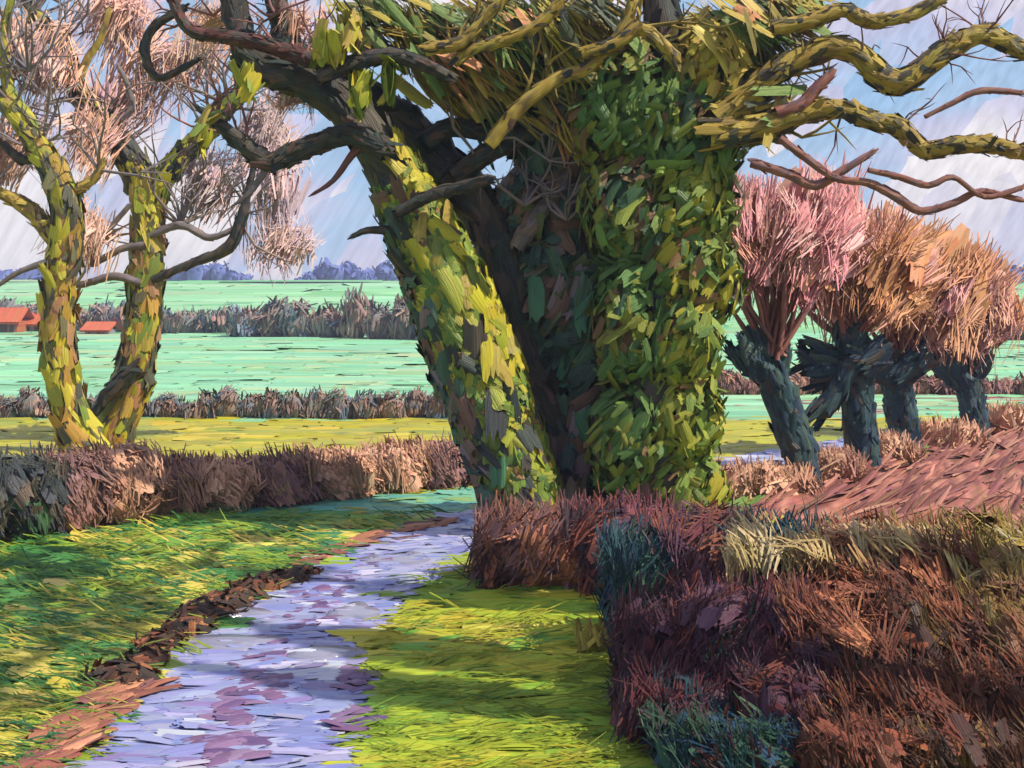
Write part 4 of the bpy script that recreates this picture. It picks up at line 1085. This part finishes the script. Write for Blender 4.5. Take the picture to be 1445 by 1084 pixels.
# ------------------------------------------------------------------ hedge in the right foreground
RH = 'shrubs of the hedge right of the verge'
for i, (px, top, Y, w, dep, pal, n, extra, lab, slant) in enumerate([
        (770, 735, 18.6, 160, .8, 'russet', 420, None, 'russet bramble bush at the foot of the leaning ivy tree', (.5, 0, 1)),
        (880, 725, 18.2, 140, .8, 'purple', 380, [('russet', 60, .1)], 'dark purple bush under the ivy column, right of the russet bramble', (.5, 0, 1)),
        (925, 770, 14.8, 120, .8, 'tealbush', 300, None, 'dark blue green shrub at the hedge corner beside the verge', (.3, 0, 1)),
        (1005, 742, 14.8, 150, .9, 'purple', 400, [('russet', 110, .35)], 'dark purple shrub with rusty top in the right hedge', (.6, 0, 1)),
        (1115, 752, 13.8, 140, .9, 'tealbush', 360, None, 'deep teal shrub between the purple and the rust brown shrubs', (-.3, 0, 1)),
        (1245, 756, 13.3, 200, .9, 'rust', 520, [('hedge_peach', 40, .25)], 'large rust brown shrub in the middle of the right hedge', (-.35, 0, 1)),
        (1395, 752, 13.3, 200, .9, 'ochre', 500, [('straw', 60, .3)], 'ochre shrub with straw tips at the right edge', (-.4, 0, 1)),
        (1535, 752, 13.3, 160, .9, 'ochre', 200, None, 'ochre shrub beyond the right edge of the frame', (-.4, 0, 1)),
        (945, 858, 13.0, 140, .7, 'dark_plum', 340, None, 'plum bramble below the blue green corner shrub', (.4, 0, 1)),
        (1060, 832, 12.7, 170, .7, 'purple', 400, [('tealbush', 50, .1)], 'purple red bramble below the deep teal shrub', (.5, 0, 1)),
        (1185, 836, 12.3, 170, .7, 'rust', 420, None, 'orange rust bramble leaning against the large rust brown shrub', (-.4, 0, 1)),
        (1310, 842, 12.2, 180, .7, 'dark_rust', 420, [('rust', 60, .2)], 'brown bramble below the ochre shrub', (-.4, 0, 1)),
        (1440, 840, 12.2, 170, .7, 'ochre', 360, [('dark_rust', 60, .0)], 'olive ochre bramble at the right edge below the straw', (-.5, 0, 1)),
        (985, 950, 11.9, 200, .7, 'dark_plum', 400, [('tealbush', 50, .0)], 'low plum coloured bramble in front of the hedge', (.4, 0, 1)),
        (1130, 930, 11.6, 200, .7, 'dark_plum', 420, [('dark_rust', 80, 0)], 'low dark red bramble at the bottom of the right hedge', (-.3, 0, 1)),
        (1280, 938, 11.4, 210, .7, 'dark_rust', 440, [('rust', 40, 0)], 'low brown bramble at the bottom right', (-.5, 0, 1)),
        (1420, 930, 11.5, 200, .7, 'dark_rust', 400, None, 'low dark brown bramble in the bottom right corner', (-.5, 0, 1)),
        (1060, 1015, 11.0, 260, .5, 'tealbush', 260, [('dark_plum', 80, 0)], 'lowest blue and plum bramble at the bottom edge of the picture', (-.3, 0, 1)),
        (1300, 1010, 10.7, 300, .5, 'dark_rust', 320, None, 'lowest red brown bramble at the bottom edge of the picture', (-.3, 0, 1))]):
    shrub_px('hedge_shrub', lab, px, top, 0, Y, w, pal, n, 60, 17, RH, depth=dep, slant=slant, seed=40 + i * 1.3, extra=extra, patch=1.3, stems=5)

# tall dry grass behind and over the hedge
mb = MB()
n = 420
px = rng.uniform(1040, 1560, n); Y = rng.uniform(12.6, 14.4, n)
top = np.interp(px, [1010, 1060, 1150, 1300, 1445, 1560], [752, 742, 748, 742, 748, 748]) + rng.uniform(-10, 34, n) + np.clip((px - 1320) / 125, 0, 1) * rng.uniform(0, 50, n)
C = np.stack([(px - CX) / F * Y, Y, CAMZ + (HY - top) / F * Y - .2], -1)
a = rng.normal(-.2, .35, n)
mb.sprays(C, np.stack([np.sin(a), rng.normal(0, .2, n), np.cos(a)], -1), np.array([.35, -.7, .6]) + rng.normal(0, .25, (n, 3)), rng.uniform(.28, .6, n), rng.uniform(.14, .24, n), pick(PAL['straw'], C, 1.0, .5), k=8, droop=.25)
for k in range(60):
    p = C[rng.integers(n)]
    b = np.array([p[0] + rng.normal(0, .1), p[1] + rng.normal(0, .1), 0.0])
    mb.tube([b, (b + p) / 2 + rng.normal(0, .04, 3), p + [rng.normal(0, .06), 0, .12]], [.012, .01, .005], colfn('straw'), sides=4, step=.5)
tag(mb.build('tall_dry_grass', 'grass'), 'straw coloured dry grass along the top of the right hedge', 'dry grass', kind='stuff')

# yellow tussock by the foot of the bramble
t = thing('grass_tussock', 'bright yellow dry tussock on the verge at the foot of the dark hedge corner', 'grass tussock', (*G(850, 925), 0))
mb = MB()
g = G(852, 925)
n = 70
C = np.stack([g[0] + rng.normal(0, .16, n), g[1] + rng.normal(0, .12, n), rng.uniform(.05, .32, n)], -1)
mb.dabs(C, np.array([.15, 0, 1]) + rng.normal(0, .3, (n, 3)), np.array([.2, -.9, .4]) + rng.normal(0, .3, (n, 3)), rng.uniform(.18, .4, n), rng.uniform(.04, .08, n), pick([((214, 196, 84), 3), ((180, 160, 70), 2)], C, 2, .5), nu=4)
tag(mb.build('blade', 'grass', t), kind='stuff')


# ------------------------------------------------------------------ thin bluish air; the far woods' haze is also painted into their palette
mb = MB()
mb.box((-1700, -60, -1.2), (1700, 3200, 34.0), (255, 255, 255))
hm = bpy.data.materials.new('haze_air')
hm.use_nodes = True
hn = hm.node_tree
hn.nodes.clear()
ho = hn.nodes.new('ShaderNodeOutputMaterial'); hv = hn.nodes.new('ShaderNodeVolumePrincipled')
hv.inputs['Color'].default_value = (0.62, 0.70, 1.0, 1)
hv.inputs['Density'].default_value = 0.0006
hv.inputs['Anisotropy'].default_value = 0.0
hn.links.new(hv.outputs[0], ho.inputs['Volume'])
haze = mb.build('haze', hm, smooth=False)
tag(haze, 'thin bluish air lying over the far fields and woods', 'haze', kind='stuff')


# yellow tufts and sunlit patches painted as yellow dabs on the left bank
C, n_ = [], 0
for px, py, k in ((165, 800, 9), (200, 812, 8), (120, 835, 7), (160, 905, 9), (120, 898, 6), (290, 790, 7), (365, 770, 12), (400, 776, 8), (225, 862, 6), (60, 960, 16), (30, 1000, 16), (80, 985, 12), (40, 940, 14), (100, 960, 8), (20, 1050, 14)):
    g = G(px, py)
    for _ in range(k):
        C.append((g[0] + rng.normal(0, .28), g[1] + rng.normal(0, .16), .055 + rng.random() * .04))
C = np.array(C); n = len(C)
mb = MB()
mb.dabs(C, np.stack([np.ones(n), rng.normal(-.35, .2, n), rng.normal(0, .06, n)], -1), np.array([.05, -.12, 1]) + rng.normal(0, .08, (n, 3)), rng.uniform(.3, .75, n), rng.uniform(.1, .24, n), pick([((222, 204, 96), 3), ((196, 190, 66), 3), ((232, 212, 120), 1)], C, .8, .4), lift=.06, ridge=.03)
tag(mb.build('sun_patch_grass', 'grass'), 'yellow grass tufts and painted sunlit patches on the green bank left of the lane', 'grass', kind='stuff')
